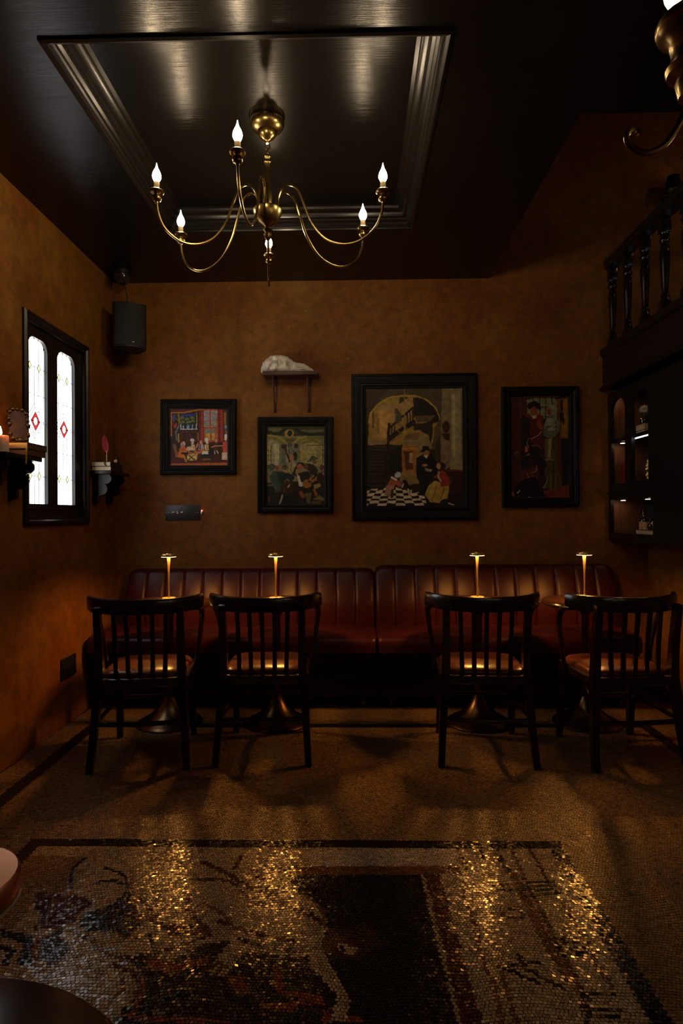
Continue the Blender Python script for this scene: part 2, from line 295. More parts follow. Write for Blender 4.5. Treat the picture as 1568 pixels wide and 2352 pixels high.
# ------------------------------------------------------------------ mosaic floor
MOSAIC = [
('p','k',0.0000,[(-0.598,1.6),(0.242,1.6),(0.242,1.2),(-0.648,1.2)]),
('p','c',0.0000,[(0.242,1.6),(0.255,1.6),(0.255,1.2),(0.242,1.2)]),
('p','r',0.0000,[(0.255,1.6),(0.305,1.6),(0.305,1.2),(0.255,1.2)]),
('p','t',0.0000,[(-1.201,2.316),(-1.005,2.3),(-0.975,2.087),(-1.051,2.043),(-1.042,1.897),(-1.082,1.897),(-1.32,2.315)]),
('p','k',0.0000,[(0.226,2.202),(0.25,1.555),(-0.607,1.543),(-0.556,1.639),(-0.6,1.735),(-0.688,1.781),(-0.579,1.798),(-0.479,1.822),(-0.424,1.851),(-0.368,1.849),(-0.312,1.818),(-0.209,1.792),(-0.145,1.793),(-0.085,1.908),(-0.096,1.972),(-0.148,2.06),(-0.223,2.11),(-0.258,2.188)]),
('p','b',0.0000,[(-0.279,2.246),(0.362,2.256),(0.354,2.21),(0.228,2.201),(-0.254,2.188)]),
('p','w',0.0000,[(-0.188,2.353),(0.371,2.373),(0.368,2.265),(-0.175,2.247)]),
('p','r',0.0000,[(0.233,2.201),(0.287,2.21),(0.305,1.548),(0.255,1.547)]),
('p','c',0.0000,[(0.221,2.202),(0.234,2.201),(0.256,1.547),(0.243,1.547)]),
('l','r',0.0099,[(0.575,2.389),(0.573,2.134),(0.582,1.904),(0.587,1.686),(0.562,1.551)]),
('l','r',0.0099,[(0.643,2.389),(0.649,2.181),(0.658,2.069),(0.666,1.887),(0.667,1.776),(0.668,1.677)]),
('p','b',0.0000,[(0.53,2.22),(0.555,2.221),(0.567,2.006),(0.578,1.88),(0.577,1.749),(0.593,1.653),(0.572,1.653),(0.548,1.749),(0.534,1.892),(0.533,2.032)]),
('l','b',0.0115,[(0.355,2.132),(0.356,1.951),(0.35,1.799),(0.362,1.683),(0.355,1.56)]),
('l','b',0.0092,[(0.391,1.732),(0.391,1.628),(0.391,1.56)]),
('l','k',0.0077,[(0.579,2.155),(0.667,2.166)]),
('l','k',0.0077,[(0.54,2.128),(0.672,2.138)]),
('l','k',0.0077,[(0.497,2.113),(0.676,2.123)]),
('l','k',0.0077,[(0.554,2.082),(0.661,2.098)]),
('l','k',0.0077,[(0.462,2.135),(0.509,2.145)]),
('l','k',0.0077,[(0.443,2.109),(0.485,2.118)]),
('l','k',0.0077,[(0.564,1.874),(0.641,1.881)]),
('l','k',0.0077,[(0.57,1.856),(0.681,1.864)]),
('l','k',0.0077,[(0.566,1.83),(0.647,1.834)]),
('l','k',0.0077,[(0.566,1.807),(0.681,1.814)]),
('l','k',0.0077,[(0.591,1.657),(0.665,1.663)]),
('l','k',0.0077,[(0.576,1.643),(0.593,1.644)]),
('l','k',0.0077,[(0.57,1.608),(0.657,1.612)]),
('l','k',0.0077,[(0.57,1.583),(0.647,1.586)]),
('l','k',0.0077,[(0.589,1.663),(0.565,1.567)]),
('l','k',0.0077,[(0.46,2.01),(0.512,2.018),(0.512,1.969),(0.459,1.97),(0.46,2.01)]),
('l','k',0.0092,[(0.393,1.757),(0.44,1.768),(0.501,1.774)]),
('l','k',0.0099,[(0.456,1.808),(0.459,1.771)]),
('l','k',0.0099,[(0.393,1.757),(0.431,1.732),(0.477,1.703)]),
('l','k',0.0069,[(0.46,1.748),(0.482,1.745)]),
('l','k',0.0069,[(0.479,1.738),(0.509,1.704),(0.54,1.68)]),
('l','k',0.0138,[(0.38,2.382),(0.382,2.295),(0.389,2.235)]),
('l','k',0.0099,[(0.462,2.383),(0.458,2.287)]),
('l','k',0.0191,[(0.517,2.384),(0.518,2.279),(0.529,2.229)]),
('p','c',0.0000,[(-0.155,1.872),(-0.104,1.914),(-0.092,1.799),(-0.052,1.711),(-0.019,1.623),(-0.027,1.561),(-0.068,1.561),(-0.054,1.645),(-0.083,1.682),(-0.118,1.73),(-0.136,1.771)]),
('p','d',0.0000,[(-0.081,1.909),(0.044,1.922),(0.077,1.851),(0.002,1.778),(-0.073,1.777)]),
('p','b',0.0000,[(-0.085,1.908),(-0.053,1.885),(-0.017,1.85),(-0.047,1.805),(-0.093,1.804),(-0.103,1.861)]),
('p','r',0.0000,[(-0.053,1.882),(-0.017,1.87),(0.003,1.833),(-0.009,1.792),(-0.05,1.791),(-0.07,1.821),(-0.036,1.833)]),
('p','c',0.0000,[(-0.063,1.849),(-0.001,1.833),(-0.007,1.8),(-0.051,1.81)]),
('l','k',0.0054,[(-0.044,1.83),(-0.04,1.824)]),
('p','o',0.0000,[(-0.088,1.6),(-0.066,1.605),(-0.071,1.554),(-0.091,1.554)]),
('p','o',0.0000,[(-0.022,1.593),(0.001,1.576),(0.017,1.555),(-0.025,1.559)]),
('p','c',0.0000,[(-0.372,1.849),(-0.308,1.818),(-0.347,1.758),(-0.351,1.703),(-0.391,1.707),(-0.419,1.732),(-0.403,1.773)]),
('l','r',0.0099,[(-0.394,1.768),(-0.362,1.743)]),
('l','r',0.0046,[(-0.412,1.732),(-0.395,1.758)]),
('l','r',0.0046,[(-0.39,1.717),(-0.378,1.748)]),
('p','c',0.0000,[(-0.578,1.782),(-0.485,1.85),(-0.439,1.868),(-0.428,1.868),(-0.369,1.852),(-0.422,1.845),(-0.478,1.819),(-0.534,1.764)]),
('p','o',0.0000,[(-0.601,1.771),(-0.559,1.782),(-0.502,1.754),(-0.421,1.789),(-0.414,1.757),(-0.521,1.72),(-0.583,1.74)]),
('p','o',0.0000,[(-0.356,1.712),(-0.305,1.708),(-0.284,1.651),(-0.311,1.644)]),
('p','o',0.0000,[(-0.235,1.744),(-0.208,1.745),(-0.195,1.666),(-0.156,1.66),(-0.099,1.654),(-0.078,1.611),(-0.142,1.616),(-0.17,1.589),(-0.246,1.605),(-0.245,1.625),(-0.172,1.616),(-0.157,1.635),(-0.214,1.652)]),
('l','o',0.0168,[(-0.589,1.575),(-0.508,1.565),(-0.368,1.561)]),
('l','o',0.0153,[(-0.412,1.562),(-0.372,1.561),(-0.325,1.559)]),
('l','r',0.0191,[(-0.563,2.277),(-0.451,2.202),(-0.353,2.116),(-0.231,2.024),(-0.151,1.984),(-0.098,1.927)]),
('l','r',0.0168,[(-0.424,2.31),(-0.434,2.236)]),
('l','r',0.0099,[(-0.491,2.169),(-0.428,2.154),(-0.369,2.079),(-0.319,2.037),(-0.254,2.003)]),
('l','r',0.0168,[(-0.368,2.236),(-0.324,2.163),(-0.283,2.095)]),
('l','r',0.0161,[(-0.424,1.942),(-0.325,1.894),(-0.213,1.859),(-0.177,1.854)]),
('l','k',0.0099,[(-0.351,1.863),(-0.263,1.824),(-0.161,1.809)]),
('l','b',0.0115,[(-0.098,1.914),(-0.106,1.991),(-0.148,2.06),(-0.204,2.096)]),
('l','k',0.0214,[(-0.589,2.175),(-0.54,2.161),(-0.491,2.168)]),
('l','r',0.0115,[(-0.702,2.047),(-0.647,1.985),(-0.586,1.909)]),
('l','r',0.0099,[(-0.662,1.965),(-0.594,1.909)]),
('l','r',0.0184,[(-0.554,2.048),(-0.516,1.967),(-0.445,1.892)]),
('p','r',0.0000,[(-0.598,1.921),(-0.532,1.934),(-0.448,1.904),(-0.442,1.88),(-0.507,1.873),(-0.557,1.879)]),
('l','d',0.0061,[(-0.625,1.878),(-0.581,1.804)]),
('l','b',0.0084,[(-0.682,1.859),(-0.633,1.878)]),
('l','r',0.0084,[(-0.575,1.798),(-0.492,1.844),(-0.442,1.88)]),
('l','b',0.0115,[(-0.494,2.028),(-0.439,1.994),(-0.387,1.942)]),
('l','k',0.0122,[(-0.995,2.295),(-1.007,2.238),(-0.995,2.18),(-0.961,2.106)]),
('l','k',0.0077,[(-0.894,2.231),(-0.841,2.206),(-0.799,2.174),(-0.759,2.09)]),
('l','k',0.0084,[(-0.891,2.132),(-0.867,2.154),(-0.826,2.154),(-0.79,2.131)]),
('p','k',0.0000,[(-0.791,2.018),(-0.772,2.082),(-0.76,2.105),(-0.678,1.952),(-0.659,1.908),(-0.682,1.858),(-0.739,1.895),(-0.819,1.891),(-0.853,1.931),(-0.856,1.976)]),
('p','r',0.0000,[(-1.055,2.043),(-1.055,2.087),(-1.004,2.072),(-0.893,2.063),(-0.857,2.031),(-0.87,1.989),(-0.872,1.937),(-0.911,1.905),(-0.961,1.898),(-0.98,1.962),(-1.03,2.001)]),
('l','d',0.0099,[(-1.056,2.079),(-1.032,2.015),(-0.98,1.962),(-0.976,1.904)]),
('l','t',0.0077,[(-1,2.065),(-0.968,1.988),(-0.96,1.93)]),
('l','t',0.0069,[(-0.962,2.058),(-0.91,2.003)]),
('p','d',0.0000,[(-0.934,1.845),(-0.903,1.905),(-0.832,1.812),(-0.838,1.768),(-0.851,1.739),(-0.905,1.783)]),
('p','k',0.0000,[(-1.082,1.897),(-0.989,1.874),(-0.972,1.874),(-0.907,1.746),(-0.948,1.746),(-0.982,1.838),(-1.062,1.861)]),
('l','k',0.0153,[(-1.039,1.821),(-0.995,1.804),(-0.984,1.75)]),
('l','o',0.0099,[(-0.941,1.851),(-0.933,1.805),(-0.902,1.751)]),
('p','w',0.0000,[(-0.883,1.863),(-0.842,1.906),(-0.746,1.83),(-0.669,1.77),(-0.627,1.729),(-0.608,1.666),(-0.604,1.598),(-0.82,1.707),(-0.829,1.758),(-0.811,1.801)]),
('l','r',0.0115,[(-0.678,1.754),(-0.614,1.724),(-0.579,1.676),(-0.576,1.616)]),
('l','b',0.0084,[(-0.647,1.714),(-0.62,1.67),(-0.626,1.638)]),
('l','o',0.0084,[(-0.589,1.714),(-0.566,1.666),(-0.565,1.594)]),
('l','b',0.0061,[(-0.812,1.876),(-0.747,1.813),(-0.705,1.786)]),
('l','b',0.0061,[(-0.882,1.905),(-0.807,1.864)]),
('l','t',0.0061,[(-1.013,2.18),(-0.982,2.102),(-0.933,2.073)]),
('l','b',0.0069,[(-0.8,2.223),(-0.75,2.09),(-0.665,1.927)])]
PAINT_PARTY = [
('p','3a1c12',0,[(0,0),(1,0),(1,1),(0,1)]),
('p','5a2a1e',0,[(0,0),(0.584,0),(0,0.068)]),
('l','b0702a',0.0237,[(0,0.068),(0.256,0.068),(0.42,0.032),(0.603,0.003)]),
('p','28242a',0,[(0,0.095),(0.164,0.086),(0.164,0.585),(0,0.585)]),
('l','b8642a',0.0274,[(0.02,0.095),(0.02,0.476)]),
('p','3a4c9a',0,[(0.037,0.104),(0.096,0.104),(0.091,0.204),(0.046,0.222)]),
('p','6a5428',0,[(0.166,0.258),(0.159,0.304),(0.138,0.337),(0.11,0.349),(0.081,0.337),(0.061,0.304),(0.053,0.258),(0.061,0.213),(0.081,0.18),(0.11,0.168),(0.138,0.18),(0.159,0.213)]),
('p','2c1a14',0,[(0.143,0.258),(0.138,0.295),(0.123,0.321),(0.102,0.331),(0.082,0.321),(0.067,0.295),(0.061,0.258),(0.067,0.222),(0.082,0.196),(0.102,0.186),(0.123,0.196),(0.138,0.222)]),
('p','b83a20',0,[(0.064,0.322),(0.1,0.24),(0.121,0.277),(0.091,0.34)]),
('l','8a6a30',0.0311,[(0.146,0.104),(0.164,0.24)]),
('l','6a6a68',0.0274,[(0.146,0.313),(0.1,0.422),(0.119,0.549)]),
('p','1c2c24',0,[(0.183,0.104),(0.466,0.086),(0.466,0.331),(0.183,0.349)]),
('p','2a3a86',0,[(0.192,0.104),(0.438,0.086),(0.438,0.127),(0.192,0.145)]),
('p','6a7040',0,[(0.248,0.168),(0.243,0.185),(0.229,0.198),(0.21,0.202),(0.191,0.198),(0.177,0.185),(0.172,0.168),(0.177,0.15),(0.191,0.138),(0.21,0.133),(0.229,0.138),(0.243,0.15)]),
('p','2a3820',0,[(0.25,0.199),(0.246,0.21),(0.234,0.219),(0.217,0.222),(0.201,0.219),(0.189,0.21),(0.184,0.199),(0.189,0.187),(0.201,0.178),(0.217,0.175),(0.234,0.178),(0.246,0.187)]),
('p','6a7040',0,[(0.331,0.186),(0.325,0.203),(0.311,0.216),(0.292,0.22),(0.273,0.216),(0.259,0.203),(0.254,0.186),(0.259,0.169),(0.273,0.156),(0.292,0.151),(0.311,0.156),(0.325,0.169)]),
('p','2a3820',0,[(0.332,0.217),(0.328,0.228),(0.316,0.237),(0.3,0.24),(0.283,0.237),(0.271,0.228),(0.267,0.217),(0.271,0.205),(0.283,0.196),(0.3,0.193),(0.316,0.196),(0.328,0.205)]),
('p','6a7040',0,[(0.422,0.168),(0.417,0.185),(0.403,0.198),(0.384,0.202),(0.364,0.198),(0.35,0.185),(0.345,0.168),(0.35,0.15),(0.364,0.138),(0.384,0.133),(0.403,0.138),(0.417,0.15)]),
('p','2a3820',0,[(0.424,0.199),(0.419,0.21),(0.407,0.219),(0.391,0.222),(0.374,0.219),(0.362,0.21),(0.358,0.199),(0.362,0.187),(0.374,0.178),(0.391,0.175),(0.407,0.178),(0.419,0.187)]),
('p','6a7040',0,[(0.258,0.24),(0.252,0.257),(0.238,0.27),(0.219,0.275),(0.2,0.27),(0.186,0.257),(0.181,0.24),(0.186,0.223),(0.2,0.21),(0.219,0.206),(0.238,0.21),(0.252,0.223)]),
('p','2a3820',0,[(0.259,0.271),(0.255,0.283),(0.243,0.291),(0.226,0.295),(0.21,0.291),(0.198,0.283),(0.194,0.271),(0.198,0.259),(0.21,0.251),(0.226,0.248),(0.243,0.251),(0.255,0.259)]),
('p','6a7040',0,[(0.358,0.24),(0.353,0.257),(0.339,0.27),(0.32,0.275),(0.3,0.27),(0.286,0.257),(0.281,0.24),(0.286,0.223),(0.3,0.21),(0.32,0.206),(0.339,0.21),(0.353,0.223)]),
('p','2a3820',0,[(0.36,0.271),(0.355,0.283),(0.343,0.291),(0.327,0.295),(0.311,0.291),(0.298,0.283),(0.294,0.271),(0.298,0.259),(0.311,0.251),(0.327,0.248),(0.343,0.251),(0.355,0.259)]),
('p','6a7040',0,[(0.431,0.222),(0.426,0.239),(0.412,0.252),(0.393,0.257),(0.374,0.252),(0.359,0.239),(0.354,0.222),(0.359,0.205),(0.374,0.192),(0.393,0.188),(0.412,0.192),(0.426,0.205)]),
('p','2a3820',0,[(0.433,0.253),(0.428,0.265),(0.416,0.273),(0.4,0.277),(0.384,0.273),(0.372,0.265),(0.367,0.253),(0.372,0.241),(0.384,0.233),(0.4,0.229),(0.416,0.233),(0.428,0.241)]),
('l','8a6a30',0.0219,[(0.461,0.077),(0.466,0.277)]),
('l','8a6a30',0.0201,[(0.484,0.422),(0.489,0.558)]),
('l','b89038',0.0201,[(0.146,0.44),(0.151,0.585)]),
('l','a8b4c4',0.0183,[(0.187,0.272),(0.187,0.354)]),
('l','a8b4c4',0.0183,[(0.23,0.299),(0.23,0.354)]),
('l','a8b4c4',0.0183,[(0.388,0.29),(0.388,0.354)]),
('l','a8b4c4',0.0183,[(0.457,0.272),(0.457,0.354)]),
('p','8094b8',0,[(0.34,0.317),(0.336,0.338),(0.326,0.353),(0.312,0.358),(0.299,0.353),(0.289,0.338),(0.285,0.317),(0.289,0.297),(0.299,0.282),(0.312,0.277),(0.326,0.282),(0.336,0.297)]),
('l','d0d4d8',0.0128,[(0.183,0.36),(0.47,0.358)]),
('p','4a2418',0,[(0.178,0.376),(0.47,0.372),(0.47,0.589),(0.174,0.589)]),
('p','3a1a10',0,[(0.205,0.413),(0.292,0.403),(0.292,0.567),(0.205,0.571)]),
('p','3a1a10',0,[(0.352,0.408),(0.452,0.403),(0.452,0.567),(0.352,0.571)]),
('l','643420',0.0073,[(0.21,0.413),(0.292,0.407),(0.292,0.567),(0.21,0.57),(0.21,0.413)]),
('l','643420',0.0073,[(0.354,0.411),(0.452,0.405),(0.452,0.567),(0.354,0.57),(0.354,0.411)]),
('p','8a2c24',0,[(0.511,0.032),(0.584,0.032),(0.575,0.612),(0.511,0.612)]),
('l','5a1814',0.0146,[(0.53,0.041),(0.525,0.603)]),
('l','a8443a',0.0128,[(0.557,0.041),(0.55,0.603)]),
('p','8a2c24',0,[(0.822,0.032),(0.922,0.014),(0.927,0.585),(0.831,0.585)]),
('l','5a1814',0.0146,[(0.849,0.041),(0.858,0.585)]),
('l','a8443a',0.0128,[(0.89,0.041),(0.897,0.585)]),
('p','a05228',0,[(0.584,0.005),(0.822,0.005),(0.826,0.585),(0.584,0.585)]),
('p','9aa2a8',0,[(0.589,0.036),(0.68,0.036),(0.68,0.317),(0.589,0.317)]),
('l','7a4a30',0.0064,[(0.615,0.036),(0.615,0.317)]),
('l','7a4a30',0.0064,[(0.64,0.036),(0.64,0.317)]),
('l','7a4a30',0.0064,[(0.666,0.036),(0.666,0.317)]),
('l','7a4a30',0.0055,[(0.589,0.073),(0.68,0.073)]),
('l','7a4a30',0.0055,[(0.589,0.109),(0.68,0.109)]),
('l','7a4a30',0.0055,[(0.589,0.145),(0.68,0.145)]),
('l','7a4a30',0.0055,[(0.589,0.181),(0.68,0.181)]),
('l','7a4a30',0.0055,[(0.589,0.218),(0.68,0.218)]),
('l','7a4a30',0.0055,[(0.589,0.254),(0.68,0.254)]),
('l','7a4a30',0.0055,[(0.589,0.29),(0.68,0.29)]),
('p','8a8c50',0,[(0.589,0.204),(0.612,0.204),(0.612,0.317),(0.589,0.317)]),
('p','9aa2a8',0,[(0.712,0.036),(0.813,0.036),(0.813,0.317),(0.712,0.317)]),
('l','7a4a30',0.0064,[(0.738,0.036),(0.738,0.317)]),
('l','7a4a30',0.0064,[(0.763,0.036),(0.763,0.317)]),
('l','7a4a30',0.0064,[(0.789,0.036),(0.789,0.317)]),
('l','7a4a30',0.0055,[(0.712,0.073),(0.813,0.073)]),
('l','7a4a30',0.0055,[(0.712,0.109),(0.813,0.109)]),
('l','7a4a30',0.0055,[(0.712,0.145),(0.813,0.145)]),
('l','7a4a30',0.0055,[(0.712,0.181),(0.813,0.181)]),
('l','7a4a30',0.0055,[(0.712,0.218),(0.813,0.218)]),
('l','7a4a30',0.0055,[(0.712,0.254),(0.813,0.254)]),
('l','7a4a30',0.0055,[(0.712,0.29),(0.813,0.29)]),
('p','98883c',0,[(0.79,0.177),(0.813,0.177),(0.813,0.304),(0.79,0.304)]),
('p','c89a50',0,[(0.616,0.358),(0.694,0.354),(0.694,0.549),(0.616,0.549)]),
('p','6a8488',0,[(0.616,0.358),(0.694,0.354),(0.694,0.431),(0.616,0.431)]),
('p','c89a50',0,[(0.721,0.354),(0.776,0.354),(0.772,0.549),(0.726,0.549)]),
('p','6a8484',0,[(0.721,0.358),(0.776,0.358),(0.774,0.422),(0.721,0.426)]),
('p','b0603a',0,[(0.776,0.367),(0.826,0.349),(0.826,0.539),(0.776,0.539)]),
('p','40301c',0,[(0.927,0.023),(0.991,0.023),(0.991,0.458),(0.927,0.458)]),
('l','a07030',0.0329,[(0.954,0.077),(0.954,0.258)]),
('p','6a88a8',0,[(0.987,0.322),(0.984,0.342),(0.976,0.356),(0.965,0.362),(0.954,0.356),(0.946,0.342),(0.943,0.322),(0.946,0.302),(0.954,0.287),(0.965,0.282),(0.976,0.287),(0.984,0.302)]),
('p','8a6030',0,[(0.996,0.403),(0.993,0.422),(0.984,0.435),(0.973,0.44),(0.961,0.435),(0.952,0.422),(0.949,0.403),(0.952,0.385),(0.961,0.372),(0.973,0.367),(0.984,0.372),(0.993,0.385)]),
('p','4a1c12',0,[(0,0.839),(1,0.802),(1,1),(0,1)]),
('p','b05a30',0,[(0,0.961),(1,0.947),(1,1),(0,1)]),
('l','7a3018',0.0073,[(0.142,0.947),(0.128,1)]),
('l','7a3018',0.0073,[(0.297,0.947),(0.283,1)]),
('l','7a3018',0.0073,[(0.434,0.947),(0.42,1)]),
('l','7a3018',0.0073,[(0.58,0.947),(0.566,1)]),
('l','7a3018',0.0073,[(0.708,0.947),(0.694,1)]),
('l','7a3018',0.0073,[(0.836,0.947),(0.822,1)]),
('p','7a5a30',0,[(0.046,0.63),(0.1,0.621),(0.146,0.839),(0.1,0.857)]),
('p','c8642a',0,[(0.183,0.675),(0.256,0.639),(0.301,0.748),(0.237,0.839),(0.219,0.866),(0.128,0.857),(0.146,0.757)]),
('p','d8a890',0,[(0.265,0.612),(0.261,0.631),(0.251,0.645),(0.237,0.65),(0.224,0.645),(0.214,0.631),(0.21,0.612),(0.214,0.593),(0.224,0.579),(0.237,0.574),(0.251,0.579),(0.261,0.593)]),
('p','a88478',0,[(0.241,0.639),(0.237,0.666),(0.226,0.686),(0.21,0.694),(0.195,0.686),(0.183,0.666),(0.179,0.639),(0.183,0.612),(0.195,0.592),(0.21,0.585),(0.226,0.592),(0.237,0.612)]),
('l','c88432',0.0311,[(0.237,0.83),(0.279,0.92)]),
('p','1a1614',0,[(0.192,0.766),(0.329,0.766),(0.32,0.811),(0.201,0.802)]),
('p','e0c8a0',0,[(0.374,0.703),(0.368,0.722),(0.352,0.736),(0.329,0.741),(0.306,0.736),(0.289,0.722),(0.283,0.703),(0.289,0.684),(0.306,0.67),(0.329,0.665),(0.352,0.67),(0.368,0.684)]),
('p','d8b898',0,[(0.414,0.603),(0.41,0.618),(0.401,0.63),(0.388,0.634),(0.375,0.63),(0.366,0.618),(0.363,0.603),(0.366,0.587),(0.375,0.576),(0.388,0.572),(0.401,0.576),(0.41,0.587)]),
('p','d8d0c8',0,[(0.425,0.553),(0.42,0.568),(0.406,0.578),(0.388,0.582),(0.37,0.578),(0.356,0.568),(0.352,0.553),(0.356,0.539),(0.37,0.528),(0.388,0.524),(0.406,0.528),(0.42,0.539)]),
('p','c8b080',0,[(0.365,0.639),(0.429,0.63),(0.443,0.73),(0.347,0.73)]),
('p','c88868',0,[(0.566,0.594),(0.563,0.613),(0.553,0.627),(0.539,0.632),(0.525,0.627),(0.515,0.613),(0.511,0.594),(0.515,0.575),(0.525,0.561),(0.539,0.556),(0.553,0.561),(0.563,0.575)]),
('p','b0a0a0',0,[(0.502,0.63),(0.566,0.612),(0.594,0.712),(0.493,0.739)]),
('l','2c3460',0.0219,[(0.525,0.639),(0.521,0.721)]),
('l','c87850',0.0237,[(0.484,0.603),(0.457,0.684)]),
('p','c06830',0,[(0.311,0.748),(0.594,0.703),(0.594,0.757),(0.475,0.802),(0.32,0.793)]),
('p','303c68',0,[(0.429,0.755),(0.423,0.763),(0.406,0.769),(0.384,0.772),(0.361,0.769),(0.344,0.763),(0.338,0.755),(0.344,0.747),(0.361,0.741),(0.384,0.739),(0.406,0.741),(0.423,0.747)]),
('p','303c68',0,[(0.521,0.739),(0.516,0.745),(0.502,0.75),(0.484,0.752),(0.466,0.75),(0.452,0.745),(0.447,0.739),(0.452,0.733),(0.466,0.728),(0.484,0.726),(0.502,0.728),(0.516,0.733)]),
('p','d8b468',0,[(0.292,0.802),(0.484,0.793),(0.457,0.907),(0.301,0.907)]),
('l','1a1210',0.0128,[(0.301,0.807),(0.438,0.902)]),
('l','1a1210',0.0128,[(0.438,0.802),(0.311,0.902)]),
('l','1a1210',0.0091,[(0.329,0.807),(0.411,0.902)]),
('p','d8b8a0',0,[(0.669,0.589),(0.666,0.607),(0.657,0.619),(0.644,0.624),(0.631,0.619),(0.622,0.607),(0.618,0.589),(0.622,0.572),(0.631,0.559),(0.644,0.555),(0.657,0.559),(0.666,0.572)]),
('p','d8d4cc',0,[(0.661,0.544),(0.657,0.559),(0.646,0.571),(0.63,0.575),(0.615,0.571),(0.603,0.559),(0.599,0.544),(0.603,0.529),(0.615,0.517),(0.63,0.513),(0.646,0.517),(0.657,0.529)]),
('p','1c1c24',0,[(0.603,0.63),(0.685,0.621),(0.749,0.73),(0.731,0.879),(0.53,0.87),(0.539,0.802),(0.603,0.784)]),
('p','c8a44c',0,[(0.616,0.63),(0.671,0.626),(0.671,0.73),(0.612,0.739)]),
('p','d8ccb0',0,[(0.557,0.748),(0.667,0.739),(0.662,0.798),(0.548,0.798)]),
('l','d8dce0',0.0164,[(0.607,0.639),(0.616,0.721)]),
('p','7a5434',0,[(0.712,0.888),(0.701,0.898),(0.671,0.904),(0.63,0.907),(0.589,0.904),(0.559,0.898),(0.548,0.888),(0.559,0.879),(0.589,0.873),(0.63,0.87),(0.671,0.873),(0.701,0.879)]),
('p','c89070',0,[(0.821,0.567),(0.818,0.582),(0.81,0.593),(0.799,0.597),(0.788,0.593),(0.78,0.582),(0.777,0.567),(0.78,0.551),(0.788,0.54),(0.799,0.536),(0.81,0.54),(0.818,0.551)]),
('p','4a3424',0,[(0.758,0.603),(0.822,0.594),(0.831,0.73),(0.758,0.748)]),
('l','d8b8a0',0.0164,[(0.776,0.748),(0.776,0.793)]),
('l','d8b8a0',0.0164,[(0.813,0.739),(0.831,0.784)]),
('l','c87848',0.0201,[(0.721,0.675),(0.785,0.653),(0.95,0.653)]),
('p','d8c0a8',0,[(0.987,0.53),(0.984,0.548),(0.975,0.56),(0.963,0.565),(0.952,0.56),(0.943,0.548),(0.94,0.53),(0.943,0.513),(0.952,0.501),(0.963,0.496),(0.975,0.501),(0.984,0.513)]),
('p','dcd8d0',0,[(0.994,0.481),(0.99,0.5),(0.981,0.515),(0.968,0.52),(0.955,0.515),(0.946,0.5),(0.942,0.481),(0.946,0.461),(0.955,0.446),(0.968,0.441),(0.981,0.446),(0.99,0.461)]),
('p','c05040',0,[(0.918,0.585),(1,0.567),(1,0.775),(0.913,0.775)]),
('p','d8b8a0',0,[(0.904,0.771),(1,0.771),(1,0.898),(0.895,0.893)])]
